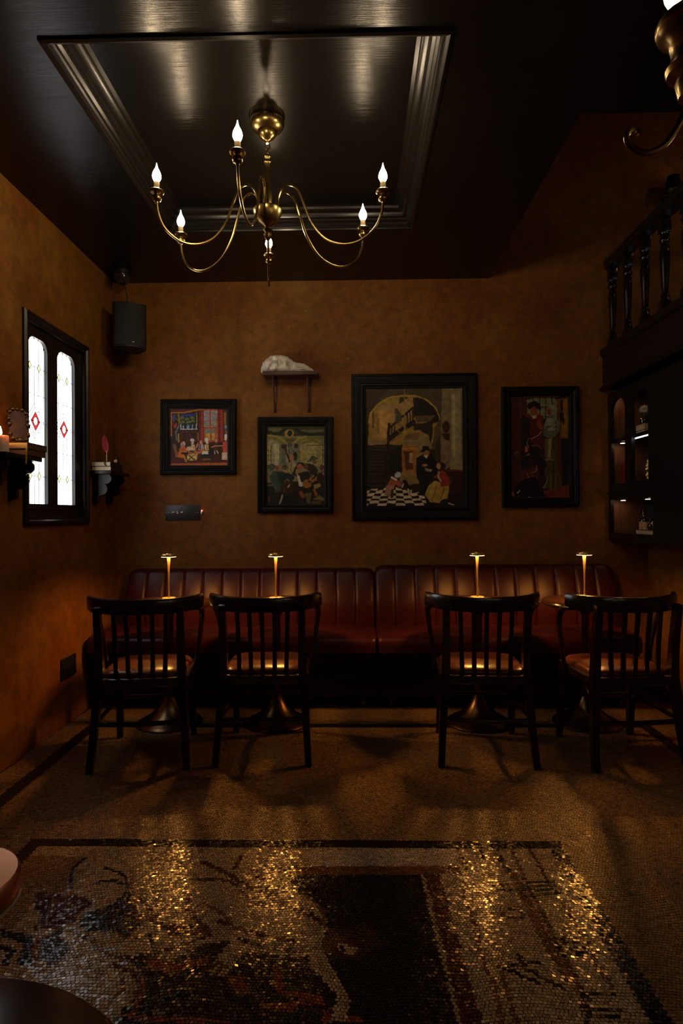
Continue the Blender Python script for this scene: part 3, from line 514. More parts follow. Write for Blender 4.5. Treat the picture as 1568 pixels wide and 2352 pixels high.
PAINT_TAVERN = [
('p','8a8058',0,[(0,0),(1,0),(1,1),(0,1)]),
('p','3a3a20',0,[(0,0),(1,0),(1,0.126),(0,0.126)]),
('p','6a6440',0,[(0.284,0.048),(0.266,0.063),(0.216,0.074),(0.149,0.078),(0.081,0.074),(0.032,0.063),(0.014,0.048),(0.032,0.032),(0.081,0.021),(0.149,0.017),(0.216,0.021),(0.266,0.032)]),
('p','6a6440',0,[(0.545,0.048),(0.995,0.044),(0.995,0.095),(0.617,0.085)]),
('l','1c2414',0.0541,[(0,0.065),(0.104,0.092),(0.212,0.099),(0.311,0.044)]),
('l','1c2414',0.0541,[(0.509,0.044),(0.617,0.092),(0.779,0.109),(0.995,0.092)]),
('p','a89848',0,[(0.477,0.092),(0.466,0.117),(0.435,0.136),(0.392,0.143),(0.349,0.136),(0.318,0.117),(0.306,0.092),(0.318,0.066),(0.349,0.048),(0.392,0.041),(0.435,0.048),(0.466,0.066)]),
('p','201c10',0,[(0.444,0.092),(0.438,0.112),(0.423,0.127),(0.401,0.133),(0.379,0.127),(0.363,0.112),(0.358,0.092),(0.363,0.071),(0.379,0.056),(0.401,0.051),(0.423,0.056),(0.438,0.071)]),
('p','80783c',0,[(0,0.105),(0.257,0.133),(0.356,0.235),(0.239,0.207),(0.113,0.167),(0,0.16)]),
('l','a89a38',0.0306,[(0,0.112),(0.185,0.133),(0.311,0.201),(0.351,0.235)]),
('p','80783c',0,[(0.473,0.221),(0.527,0.167),(0.671,0.133),(0.995,0.129),(0.995,0.221),(0.779,0.167),(0.617,0.194),(0.572,0.221)]),
('l','a89a38',0.0306,[(0.473,0.214),(0.545,0.16),(0.689,0.136)]),
('p','6a6434',0,[(0.293,0.153),(0.527,0.153),(0.473,0.207),(0.356,0.207)]),
('p','9a9470',0,[(0,0.167),(0.113,0.18),(0.221,0.221),(0.221,0.52),(0.086,0.52),(0.086,0.248),(0,0.241)]),
('p','b8b084',0,[(0.113,0.228),(0.216,0.221),(0.216,0.493),(0.149,0.52)]),
('p','7c7a60',0,[(0.221,0.221),(0.572,0.221),(0.572,0.493),(0.221,0.493)]),
('l','a8a480',0.036,[(0.347,0.276),(0.356,0.452)]),
('p','6a6c60',0,[(0.257,0.303),(0.32,0.289),(0.329,0.48),(0.266,0.48)]),
('p','a89c60',0,[(0.581,0.207),(0.671,0.173),(0.887,0.173),(0.995,0.221),(0.995,0.507),(0.581,0.507)]),
('l','807440',0.045,[(0.599,0.221),(0.779,0.18),(0.977,0.228)]),
('p','b4a868',0,[(0.712,0.248),(0.995,0.248),(0.995,0.507),(0.712,0.507)]),
('p','98905c',0,[(0.86,0.248),(0.941,0.248),(0.932,0.507),(0.869,0.507)]),
('l','5a3c1c',0.0126,[(0.694,0.248),(0.995,0.245)]),
('l','8a6c30',0.0108,[(0.707,0.357),(0.86,0.357)]),
('l','3a2a14',0.0144,[(0.973,0.248),(0.973,0.48)]),
('l','3a2a14',0.0108,[(0.95,0.31),(0.995,0.31)]),
('l','3a2a14',0.0108,[(0.95,0.371),(0.995,0.371)]),
('p','c8bc80',0,[(0.009,0.248),(0.077,0.248),(0.077,0.493),(0.009,0.493)]),
('l','3a2414',0.0144,[(0.072,0.248),(0.072,0.493)]),
('l','3a2414',0.009,[(0.009,0.31),(0.077,0.31)]),
('l','3a2414',0.009,[(0.009,0.371),(0.077,0.371)]),
('l','3a2414',0.009,[(0.009,0.432),(0.077,0.432)]),
('l','3a2414',0.009,[(0.041,0.248),(0.041,0.493)]),
('p','3a2818',0,[(0.257,0.235),(0.347,0.231),(0.347,0.289),(0.257,0.289)]),
('p','3a2818',0,[(0.482,0.228),(0.541,0.228),(0.541,0.282),(0.482,0.282)]),
('p','a89040',0,[(0.613,0.357),(0.658,0.357),(0.658,0.422),(0.613,0.422)]),
('p','1c1810',0,[(0.435,0.235),(0.431,0.248),(0.418,0.257),(0.401,0.261),(0.384,0.257),(0.371,0.248),(0.367,0.235),(0.371,0.222),(0.384,0.212),(0.401,0.209),(0.418,0.212),(0.431,0.222)]),
('p','74785c',0,[(0.421,0.235),(0.418,0.242),(0.411,0.248),(0.401,0.25),(0.391,0.248),(0.384,0.242),(0.381,0.235),(0.384,0.227),(0.391,0.222),(0.401,0.22),(0.411,0.222),(0.418,0.227)]),
('l','4a2c14',0.036,[(0.32,0.241),(0.338,0.33),(0.401,0.446)]),
('l','3a2c14',0.009,[(0.374,0.248),(0.392,0.344)]),
('p','201c14',0,[(0,0.724),(1,0.69),(1,1),(0,1)]),
('p','3c4c3a',0,[(0.041,0.643),(0.104,0.575),(0.239,0.575),(0.383,0.609),(0.491,0.643),(0.383,0.684),(0.275,0.738),(0.239,0.833),(0.158,0.847),(0.104,0.752),(0.05,0.697)]),
('p','1a2a24',0,[(0.167,0.588),(0.383,0.602),(0.491,0.656),(0.437,0.718),(0.239,0.731)]),
('l','6a7a5c',0.0126,[(0.077,0.609),(0.041,0.65),(0.077,0.718)]),
('l','6a7a5c',0.0108,[(0.113,0.724),(0.158,0.806)]),
('p','42523c',0,[(0.149,0.52),(0.14,0.541),(0.117,0.556),(0.086,0.561),(0.054,0.556),(0.031,0.541),(0.023,0.52),(0.031,0.5),(0.054,0.485),(0.086,0.48),(0.117,0.485),(0.14,0.5)]),
('p','42523c',0,[(0.032,0.582),(0.131,0.5),(0.185,0.507),(0.104,0.568)]),
('p','8a4434',0,[(0.208,0.534),(0.204,0.55),(0.192,0.562),(0.176,0.567),(0.159,0.562),(0.148,0.55),(0.143,0.534),(0.148,0.518),(0.159,0.506),(0.176,0.501),(0.192,0.506),(0.204,0.518)]),
('p','22241c',0,[(0.536,0.384),(0.53,0.412),(0.514,0.431),(0.491,0.439),(0.468,0.431),(0.452,0.412),(0.446,0.384),(0.452,0.357),(0.468,0.337),(0.491,0.33),(0.514,0.337),(0.53,0.357)]),
('p','b87858',0,[(0.477,0.405),(0.471,0.424),(0.457,0.439),(0.437,0.444),(0.417,0.439),(0.403,0.424),(0.397,0.405),(0.403,0.385),(0.417,0.371),(0.437,0.365),(0.457,0.371),(0.471,0.385)]),
('l','d08860',0.018,[(0.419,0.384),(0.437,0.432)]),
('p','a89c64',0,[(0.374,0.48),(0.455,0.446),(0.518,0.493),(0.455,0.582),(0.356,0.595),(0.329,0.561)]),
('l','3a3018',0.0108,[(0.383,0.493),(0.365,0.575)]),
('l','3a3018',0.0108,[(0.428,0.473),(0.419,0.575)]),
('l','c89060',0.0324,[(0.257,0.52),(0.293,0.561),(0.347,0.575)]),
('p','4c5434',0,[(0.365,0.527),(0.358,0.544),(0.338,0.557),(0.311,0.561),(0.284,0.557),(0.264,0.544),(0.257,0.527),(0.264,0.51),(0.284,0.498),(0.311,0.493),(0.338,0.498),(0.358,0.51)]),
('p','2a2a22',0,[(0.473,0.548),(0.527,0.493),(0.572,0.534),(0.527,0.643),(0.437,0.629)]),
('p','2a2620',0,[(0.659,0.493),(0.649,0.509),(0.624,0.52),(0.59,0.524),(0.556,0.52),(0.531,0.509),(0.522,0.493),(0.531,0.478),(0.556,0.466),(0.59,0.462),(0.624,0.466),(0.649,0.478)]),
('p','b06040',0,[(0.621,0.52),(0.614,0.539),(0.596,0.553),(0.572,0.559),(0.548,0.553),(0.53,0.539),(0.523,0.52),(0.53,0.501),(0.548,0.487),(0.572,0.482),(0.596,0.487),(0.614,0.501)]),
('p','9a8048',0,[(0.509,0.548),(0.608,0.548),(0.599,0.602),(0.536,0.643),(0.5,0.602)]),
('p','24180f',0,[(0.545,0.602),(0.716,0.575),(0.797,0.656),(0.707,0.724),(0.572,0.697)]),
('p','c8c0a0',0,[(0.527,0.622),(0.572,0.643),(0.599,0.718),(0.554,0.745),(0.545,0.697)]),
('p','d0c8b0',0,[(0.648,0.745),(0.641,0.76),(0.623,0.771),(0.599,0.775),(0.575,0.771),(0.557,0.76),(0.55,0.745),(0.557,0.73),(0.575,0.719),(0.599,0.715),(0.623,0.719),(0.641,0.73)]),
('p','a06c24',0,[(0.779,0.738),(0.768,0.765),(0.739,0.785),(0.698,0.793),(0.658,0.785),(0.628,0.765),(0.617,0.738),(0.628,0.711),(0.658,0.691),(0.698,0.684),(0.739,0.691),(0.768,0.711)]),
('p','a06c24',0,[(0.844,0.684),(0.837,0.702),(0.816,0.715),(0.788,0.72),(0.76,0.715),(0.74,0.702),(0.732,0.684),(0.74,0.665),(0.76,0.652),(0.788,0.647),(0.816,0.652),(0.837,0.665)]),
('p','2a1808',0,[(0.767,0.707),(0.764,0.715),(0.755,0.72),(0.743,0.722),(0.732,0.72),(0.723,0.715),(0.72,0.707),(0.723,0.7),(0.732,0.695),(0.743,0.693),(0.755,0.695),(0.764,0.7)]),
('l','3a2410',0.027,[(0.788,0.677),(0.923,0.602)]),
('p','4c5c44',0,[(0.725,0.446),(0.779,0.378),(0.824,0.384),(0.887,0.412),(0.824,0.439),(0.743,0.459)]),
('l','4c5c44',0.0234,[(0.716,0.452),(0.887,0.412)]),
('p','8a5438',0,[(0.866,0.459),(0.86,0.476),(0.845,0.487),(0.824,0.492),(0.804,0.487),(0.788,0.476),(0.783,0.459),(0.788,0.443),(0.804,0.431),(0.824,0.427),(0.845,0.431),(0.86,0.443)]),
('p','2a2418',0,[(0.716,0.473),(0.815,0.493),(0.887,0.561),(0.869,0.643),(0.761,0.616),(0.698,0.548)]),
('p','6a4420',0,[(0.722,0.514),(0.716,0.534),(0.701,0.549),(0.68,0.554),(0.659,0.549),(0.644,0.534),(0.639,0.514),(0.644,0.493),(0.659,0.478),(0.68,0.473),(0.701,0.478),(0.716,0.493)]),
('p','6a3424',0,[(0.999,0.527),(0.994,0.546),(0.979,0.559),(0.959,0.564),(0.94,0.559),(0.925,0.546),(0.92,0.527),(0.925,0.509),(0.94,0.495),(0.959,0.49),(0.979,0.495),(0.994,0.509)]),
('p','34181a',0,[(0.887,0.609),(1,0.575),(1,0.724),(0.914,0.745),(0.86,0.677)]),
('p','c07850',0,[(1.01,0.609),(1.007,0.619),(0.998,0.627),(0.986,0.629),(0.975,0.627),(0.966,0.619),(0.963,0.609),(0.966,0.599),(0.975,0.591),(0.986,0.588),(0.998,0.591),(1.007,0.599)]),
('p','3c2a14',0,[(0.477,0.786),(0.462,0.832),(0.421,0.865),(0.365,0.878),(0.309,0.865),(0.267,0.832),(0.252,0.786),(0.267,0.74),(0.309,0.706),(0.365,0.694),(0.421,0.706),(0.462,0.74)]),
('l','a8a080',0.0108,[(0.311,0.718),(0.347,0.677),(0.383,0.697)]),
('l','d8d4b8',0.0144,[(0.365,0.786),(0.396,0.755)]),
('l','2a1c0c',0.0108,[(0.257,0.745),(0.275,0.82)]),
('p','a08858',0,[(0.815,0.752),(0.914,0.731),(0.941,0.765),(0.869,0.799),(0.824,0.806)]),
('l','9a6030',0.045,[(0.824,0.813),(0.86,0.881)]),
('l','8a4c24',0.0631,[(0.59,0.854),(0.635,0.901)]),
('p','6a5c30',0,[(0.662,0.861),(0.779,0.847),(0.752,0.99),(0.707,0.99)]),
('p','7a6c34',0,[(0.806,0.929),(0.914,0.888),(1,0.922),(1,0.956),(0.815,0.942)]),
('p','5c5028',0,[(0.779,0.963),(0.959,0.956),(0.932,0.997),(0.779,0.997)]),
('l','b0a890',0.0234,[(0.275,0.881),(0.23,0.99)]),
('p','101418',0,[(0.293,0.861),(0.491,0.874),(0.545,0.997),(0.266,0.997)]),
('l','6a3420',0.036,[(0.032,0.908),(0.041,0.956)]),
('l','6a5c28',0.0324,[(0.023,0.755),(0.104,0.755)])]
PAINT_HALL = [
('p','2c2014',0,[(0,0),(1,0),(1,1),(0,1)]),
('p','50402c',0,[(0,0),(0.789,0),(0.789,0.303),(0,0.303)]),
('p','3c2c1c',0,[(0,0),(0.255,0),(0.085,0.148),(0.025,0.289),(0,0.303)]),
('p','a07c34',0,[(0.034,0.289),(0.051,0.204),(0.119,0.134),(0.238,0.077),(0.374,0.06),(0.509,0.063),(0.62,0.095),(0.713,0.162),(0.764,0.246),(0.772,0.303),(0.679,0.486),(0.374,0.486),(0.204,0.472),(0.017,0.486)]),
('p','b08a50',0,[(0.119,0.148),(0.492,0.077),(0.492,0.232),(0.238,0.331),(0.212,0.437),(0.119,0.437)]),
('p','c89848',0,[(0.136,0.183),(0.289,0.218),(0.229,0.317),(0.204,0.43),(0.136,0.387)]),
('p','a08838',0,[(0.17,0.099),(0.348,0.07),(0.348,0.134),(0.195,0.134)]),
('p','3a2c14',0,[(0.348,0.07),(0.441,0.077),(0.348,0.134)]),
('l','5a4018',0.017,[(0.076,0.183),(0.076,0.331)]),
('p','8a7038',0,[(0.11,0.239),(0.144,0.254),(0.136,0.387),(0.11,0.373)]),
('l','b8983c',0.0153,[(0.03,0.289),(0.051,0.204),(0.123,0.134),(0.238,0.077),(0.374,0.061),(0.509,0.063),(0.62,0.095),(0.713,0.162),(0.762,0.246)]),
('p','1c140c',0,[(0.492,0.077),(0.594,0.085),(0.705,0.162),(0.76,0.246),(0.747,0.289),(0.679,0.303),(0.492,0.246)]),
('p','5c5030',0,[(0.492,0.232),(0.722,0.232),(0.662,0.282),(0.535,0.289)]),
('p','2a2014',0,[(0.492,0.303),(0.679,0.289),(0.696,0.345),(0.671,0.486),(0.645,0.401),(0.56,0.359),(0.492,0.359)]),
('p','5c4c30',0,[(0.705,0.345),(0.764,0.261),(0.789,0.246),(0.789,0.486),(0.688,0.528)]),
('l','20140c',0.0509,[(0.238,0.43),(0.306,0.387),(0.492,0.289)]),
('l','20140c',0.0221,[(0.238,0.338),(0.492,0.162)]),
('l','20140c',0.0306,[(0.238,0.303),(0.229,0.486),(0.212,0.725)]),
('l','20140c',0.0136,[(0.267,0.331),(0.267,0.437)]),
('l','20140c',0.0136,[(0.297,0.317),(0.297,0.415)]),
('l','20140c',0.0136,[(0.429,0.218),(0.429,0.317)]),
('l','20140c',0.0136,[(0.458,0.197),(0.458,0.303)]),
('l','20140c',0.0136,[(0.484,0.183),(0.484,0.282)]),
('p','6a4430',0,[(0.334,0.19),(0.332,0.203),(0.324,0.212),(0.314,0.215),(0.304,0.212),(0.296,0.203),(0.294,0.19),(0.296,0.177),(0.304,0.168),(0.314,0.165),(0.324,0.168),(0.332,0.177)]),
('p','4a4c34',0,[(0.306,0.232),(0.331,0.19),(0.374,0.218),(0.374,0.275),(0.306,0.303)]),
('l','a08030',0.0085,[(0.401,0.004),(0.401,0.303)]),
('p','b08c30',0,[(0.423,0.37),(0.42,0.379),(0.412,0.386),(0.401,0.388),(0.39,0.386),(0.382,0.379),(0.379,0.37),(0.382,0.361),(0.39,0.354),(0.401,0.351),(0.412,0.354),(0.42,0.361)]),
('l','a08030',0.0085,[(0.323,0.345),(0.348,0.377),(0.382,0.366),(0.416,0.338),(0.45,0.366),(0.484,0.349)]),
('p','a08030',0,[(0.413,0.317),(0.411,0.332),(0.407,0.344),(0.401,0.348),(0.395,0.344),(0.39,0.332),(0.389,0.317),(0.39,0.301),(0.395,0.29),(0.401,0.286),(0.407,0.29),(0.411,0.301)]),
('p','90784c',0,[(0.382,0.458),(0.441,0.373),(0.535,0.373),(0.62,0.401),(0.671,0.472),(0.688,0.507),(0.526,0.592),(0.374,0.486)]),
('p','7a5830',0,[(0.416,0.394),(0.56,0.373),(0.535,0.437),(0.382,0.437)]),
('p','a06424',0,[(0.365,0.493),(0.522,0.493),(0.518,0.711),(0.374,0.711)]),
('p','5a2c10',0,[(0.39,0.535),(0.484,0.535),(0.484,0.69),(0.407,0.697)]),
('p','b89868',0,[(0.446,0.546),(0.482,0.546),(0.482,0.634),(0.446,0.634)]),
('l','c88434',0.0119,[(0.374,0.514),(0.518,0.511)]),
('p','907440',0,[(0.365,0.711),(0.522,0.711),(0.552,0.817),(0.441,0.838),(0.34,0.789)]),
('p','180e08',0,[(0.238,0.542),(0.374,0.472),(0.361,0.711),(0.306,0.725),(0.238,0.754)]),
('p','1c100a',0,[(0,0.479),(0.216,0.479),(0.187,0.838),(0,0.866)]),
('l','4c3c30',0.0059,[(0.059,0.496),(0.212,0.496)]),
('l','4c3c30',0.0059,[(0.053,0.518),(0.209,0.518)]),
('l','4c3c30',0.0059,[(0.046,0.569),(0.205,0.569)]),
('l','4c3c30',0.0059,[(0.039,0.594),(0.202,0.594)]),
('l','4c3c30',0.0059,[(0.032,0.622),(0.199,0.622)]),
('l','4c3c30',0.0059,[(0.025,0.649),(0.195,0.649)]),
('l','4c3c30',0.0059,[(0.019,0.683),(0.192,0.683)]),
('l','4c3c30',0.0059,[(0.012,0.725),(0.188,0.725)]),
('l','4c3c30',0.0059,[(0.005,0.785),(0.185,0.785)]),
('l','4c3c30',0.0059,[(-0.002,0.827),(0.182,0.827)]),
('p','8a7048',0,[(0.034,0.401),(0.119,0.451),(0.204,0.444),(0.204,0.475),(0.051,0.475)]),
('l','1a0e08',0.0374,[(0.204,0.556),(0.195,0.761)]),
('p','80704c',0,[(0.789,0),(0.874,0),(0.874,0.669),(0.789,0.669),(0.772,0.451)]),
('p','7c6c50',0,[(0.866,0.035),(1,0.035),(1,0.697),(0.866,0.613)]),
('p','988a60',0,[(0.883,0.056),(0.976,0.056),(0.985,0.592),(0.879,0.592)]),
('l','b0a478',0.0255,[(0.908,0.063),(0.908,0.585)]),
('p','8c8058',0,[(0.87,0.004),(1,0.004),(0.989,0.056),(0.883,0.053)]),
('p','988a60',0,[(0.866,0.592),(1,0.592),(1,0.697),(0.866,0.69)]),
('p','3a1c10',0,[(0.867,0.331),(0.861,0.358),(0.847,0.377),(0.828,0.385),(0.808,0.377),(0.794,0.358),(0.789,0.331),(0.794,0.304),(0.808,0.285),(0.828,0.277),(0.847,0.285),(0.861,0.304)]),
('p','34180e',0,[(0.781,0.387),(0.866,0.384),(0.866,0.444),(0.823,0.451)]),
('l','6a4c20',0.0059,[(0.83,0.451),(0.83,0.585)]),
('p','3c301c',0,[(0.713,0.486),(0.772,0.394),(0.772,0.634),(0.713,0.634)]),
('p','886c50',0,[(0.772,0.415),(0.866,0.458),(0.866,0.669),(0.815,0.697),(0.772,0.641)]),
('p','d8c4a0',0,[(0,0.859),(0.306,0.838),(0.594,0.894),(0.62,0.972),(0.62,1),(0,1)]),
('p','140e0a',0,[(0.008,0.838),(0.068,0.838),(0.041,0.866),(0,0.866)]),
('p','140e0a',0,[(0.127,0.838),(0.187,0.838),(0.173,0.866),(0.107,0.866)]),
('p','140e0a',0,[(0.246,0.838),(0.306,0.838),(0.306,0.866),(0.239,0.866)]),
('p','140e0a',0,[(0.365,0.838),(0.424,0.838),(0.438,0.866),(0.372,0.866)]),
('p','140e0a',0,[(0.484,0.838),(0.543,0.838),(0.57,0.866),(0.504,0.866)]),
('p','140e0a',0,[(0.041,0.866),(0.107,0.866),(0.089,0.891),(0.017,0.891)]),
('p','140e0a',0,[(0.173,0.866),(0.239,0.866),(0.233,0.891),(0.161,0.891)]),
('p','140e0a',0,[(0.306,0.866),(0.372,0.866),(0.378,0.891),(0.306,0.891)]),
('p','140e0a',0,[(0.438,0.866),(0.504,0.866),(0.522,0.891),(0.45,0.891)]),
('p','140e0a',0,[(0.57,0.866),(0.637,0.866),(0.666,0.891),(0.594,0.891)]),
('p','140e0a',0,[(0,0.891),(0.017,0.891),(-0.007,0.915),(0,0.915)]),
('p','140e0a',0,[(0.089,0.891),(0.161,0.891),(0.149,0.915),(0.071,0.915)]),
('p','140e0a',0,[(0.233,0.891),(0.306,0.891),(0.306,0.915),(0.228,0.915)]),
('p','140e0a',0,[(0.378,0.891),(0.45,0.891),(0.462,0.915),(0.384,0.915)]),
('p','140e0a',0,[(0.522,0.891),(0.594,0.891),(0.618,0.915),(0.54,0.915)]),
('p','140e0a',0,[(0,0.915),(0.071,0.915),(0.056,0.937),(0,0.937)]),
('p','140e0a',0,[(0.149,0.915),(0.228,0.915),(0.222,0.937),(0.139,0.937)]),
('p','140e0a',0,[(0.306,0.915),(0.384,0.915),(0.389,0.937),(0.306,0.937)]),
('p','140e0a',0,[(0.462,0.915),(0.54,0.915),(0.555,0.937),(0.472,0.937)]),
('p','140e0a',0,[(0.618,0.915),(0.696,0.915),(0.722,0.937),(0.638,0.937)]),
('p','140e0a',0,[(0.056,0.937),(0.139,0.937),(0.131,0.954),(0.043,0.954)]),
('p','140e0a',0,[(0.222,0.937),(0.306,0.937),(0.306,0.954),(0.218,0.954)]),
('p','140e0a',0,[(0.389,0.937),(0.472,0.937),(0.48,0.954),(0.393,0.954)]),
('p','140e0a',0,[(0.555,0.937),(0.638,0.937),(0.655,0.954),(0.568,0.954)]),
('p','140e0a',0,[(0,0.954),(0.043,0.954),(0.027,0.977),(0,0.977)]),
('p','140e0a',0,[(0.131,0.954),(0.218,0.954),(0.213,0.977),(0.12,0.977)]),
('p','140e0a',0,[(0.306,0.954),(0.393,0.954),(0.398,0.977),(0.306,0.977)]),
('p','140e0a',0,[(0.48,0.954),(0.568,0.954),(0.584,0.977),(0.491,0.977)]),
('p','140e0a',0,[(0.655,0.954),(0.743,0.954),(0.77,0.977),(0.677,0.977)]),
('p','140e0a',0,[(0.027,0.977),(0.12,0.977),(0.108,1.001),(0.009,1.001)]),
('p','140e0a',0,[(0.213,0.977),(0.306,0.977),(0.306,1.001),(0.207,1.001)]),
('p','140e0a',0,[(0.398,0.977),(0.491,0.977),(0.503,1.001),(0.404,1.001)]),
('p','140e0a',0,[(0.584,0.977),(0.677,0.977),(0.701,1.001),(0.602,1.001)]),
('p','2a1c10',0,[(0.306,0.838),(0.552,0.81),(0.594,0.894),(0.424,0.873)]),
('p','180c08',0,[(0.594,0.908),(1,0.894),(1,1),(0.645,1)]),
('l','b8a890',0.0136,[(0.849,0.979),(0.9,0.993)]),
('p','0c0a0a',0,[(0.526,0.599),(0.594,0.556),(0.679,0.556),(0.73,0.627),(0.73,0.732),(0.645,0.803),(0.62,0.901),(0.552,0.908),(0.56,0.796),(0.522,0.768),(0.514,0.662)]),
('p','0a0808',0,[(0.675,0.532),(0.667,0.539),(0.645,0.544),(0.615,0.546),(0.586,0.544),(0.564,0.539),(0.556,0.532),(0.564,0.525),(0.586,0.519),(0.615,0.518),(0.645,0.519),(0.667,0.525)]),
('p','0a0808',0,[(0.586,0.493),(0.645,0.493),(0.654,0.528),(0.577,0.528)]),
('p','a06844',0,[(0.657,0.556),(0.653,0.57),(0.643,0.581),(0.628,0.585),(0.614,0.581),(0.603,0.57),(0.599,0.556),(0.603,0.542),(0.614,0.532),(0.628,0.528),(0.643,0.532),(0.653,0.542)]),
('p','c8b8a0',0,[(0.59,0.57),(0.645,0.57),(0.628,0.599)]),
('p','b07848',0,[(0.638,0.654),(0.633,0.659),(0.622,0.663),(0.607,0.665),(0.592,0.663),(0.58,0.659),(0.576,0.654),(0.58,0.648),(0.592,0.644),(0.607,0.642),(0.622,0.644),(0.633,0.648)]),
('p','a89878',0,[(0.607,0.676),(0.683,0.694),(0.671,0.711),(0.62,0.704)]),
('p','2c1a14',0,[(0.823,0.665),(0.818,0.682),(0.804,0.694),(0.785,0.698),(0.767,0.694),(0.753,0.682),(0.748,0.665),(0.753,0.649),(0.767,0.637),(0.785,0.633),(0.804,0.637),(0.818,0.649)]),
('p','c08c60',0,[(0.771,0.662),(0.768,0.676),(0.76,0.686),(0.749,0.69),(0.738,0.686),(0.73,0.676),(0.727,0.662),(0.73,0.648),(0.738,0.638),(0.749,0.634),(0.76,0.638),(0.768,0.648)]),
('p','98301c',0,[(0.73,0.739),(0.781,0.697),(0.823,0.718),(0.883,0.803),(0.849,0.838),(0.756,0.831),(0.764,0.768),(0.688,0.761)]),
('l','c8ac80',0.017,[(0.751,0.711),(0.747,0.761),(0.772,0.789)]),
('p','b89a44',0,[(0.645,0.824),(0.705,0.789),(0.764,0.803),(0.772,0.838),(0.857,0.831),(0.84,0.94),(0.781,0.951),(0.756,0.975),(0.662,0.972),(0.607,0.908)]),
('l','7c6424',0.0119,[(0.73,0.824),(0.679,0.951)]),
('l','7c6424',0.0119,[(0.806,0.845),(0.772,0.944)]),
('l','d8be68',0.0102,[(0.696,0.817),(0.645,0.937)]),
('p','34140c',0,[(0.832,0.697),(1,0.704),(1,0.894),(0.874,0.866),(0.883,0.782)]),
('l','70341c',0.0085,[(0.832,0.697),(1,0.706)]),
('p','a8543c',0,[(0.255,0.768),(0.306,0.757),(0.374,0.817),(0.357,0.838),(0.293,0.817),(0.289,0.852),(0.238,0.923),(0.191,0.908),(0.204,0.838)]),
('p','a87868',0,[(0.204,0.824),(0.289,0.824),(0.255,0.894),(0.221,0.923),(0.191,0.901)]),
('p','c0c8c8',0,[(0.361,0.736),(0.356,0.748),(0.344,0.757),(0.327,0.76),(0.31,0.757),(0.297,0.748),(0.293,0.736),(0.297,0.724),(0.31,0.715),(0.327,0.712),(0.344,0.715),(0.356,0.724)]),
('l','e0d8c0',0.0187,[(0.263,0.757),(0.314,0.775)]),
('l','34301c',0.0255,[(0.272,0.866),(0.263,0.923)]),
('p','120e0c',0,[(0.374,0.782),(0.407,0.775),(0.458,0.838),(0.475,0.873),(0.424,0.866),(0.382,0.831)]),
('l','d0c0a0',0.017,[(0.382,0.817),(0.374,0.838)]),
('l','d0c0a0',0.0153,[(0.433,0.859),(0.441,0.908)]),
('l','d0c0a0',0.0153,[(0.458,0.866),(0.467,0.908)])]
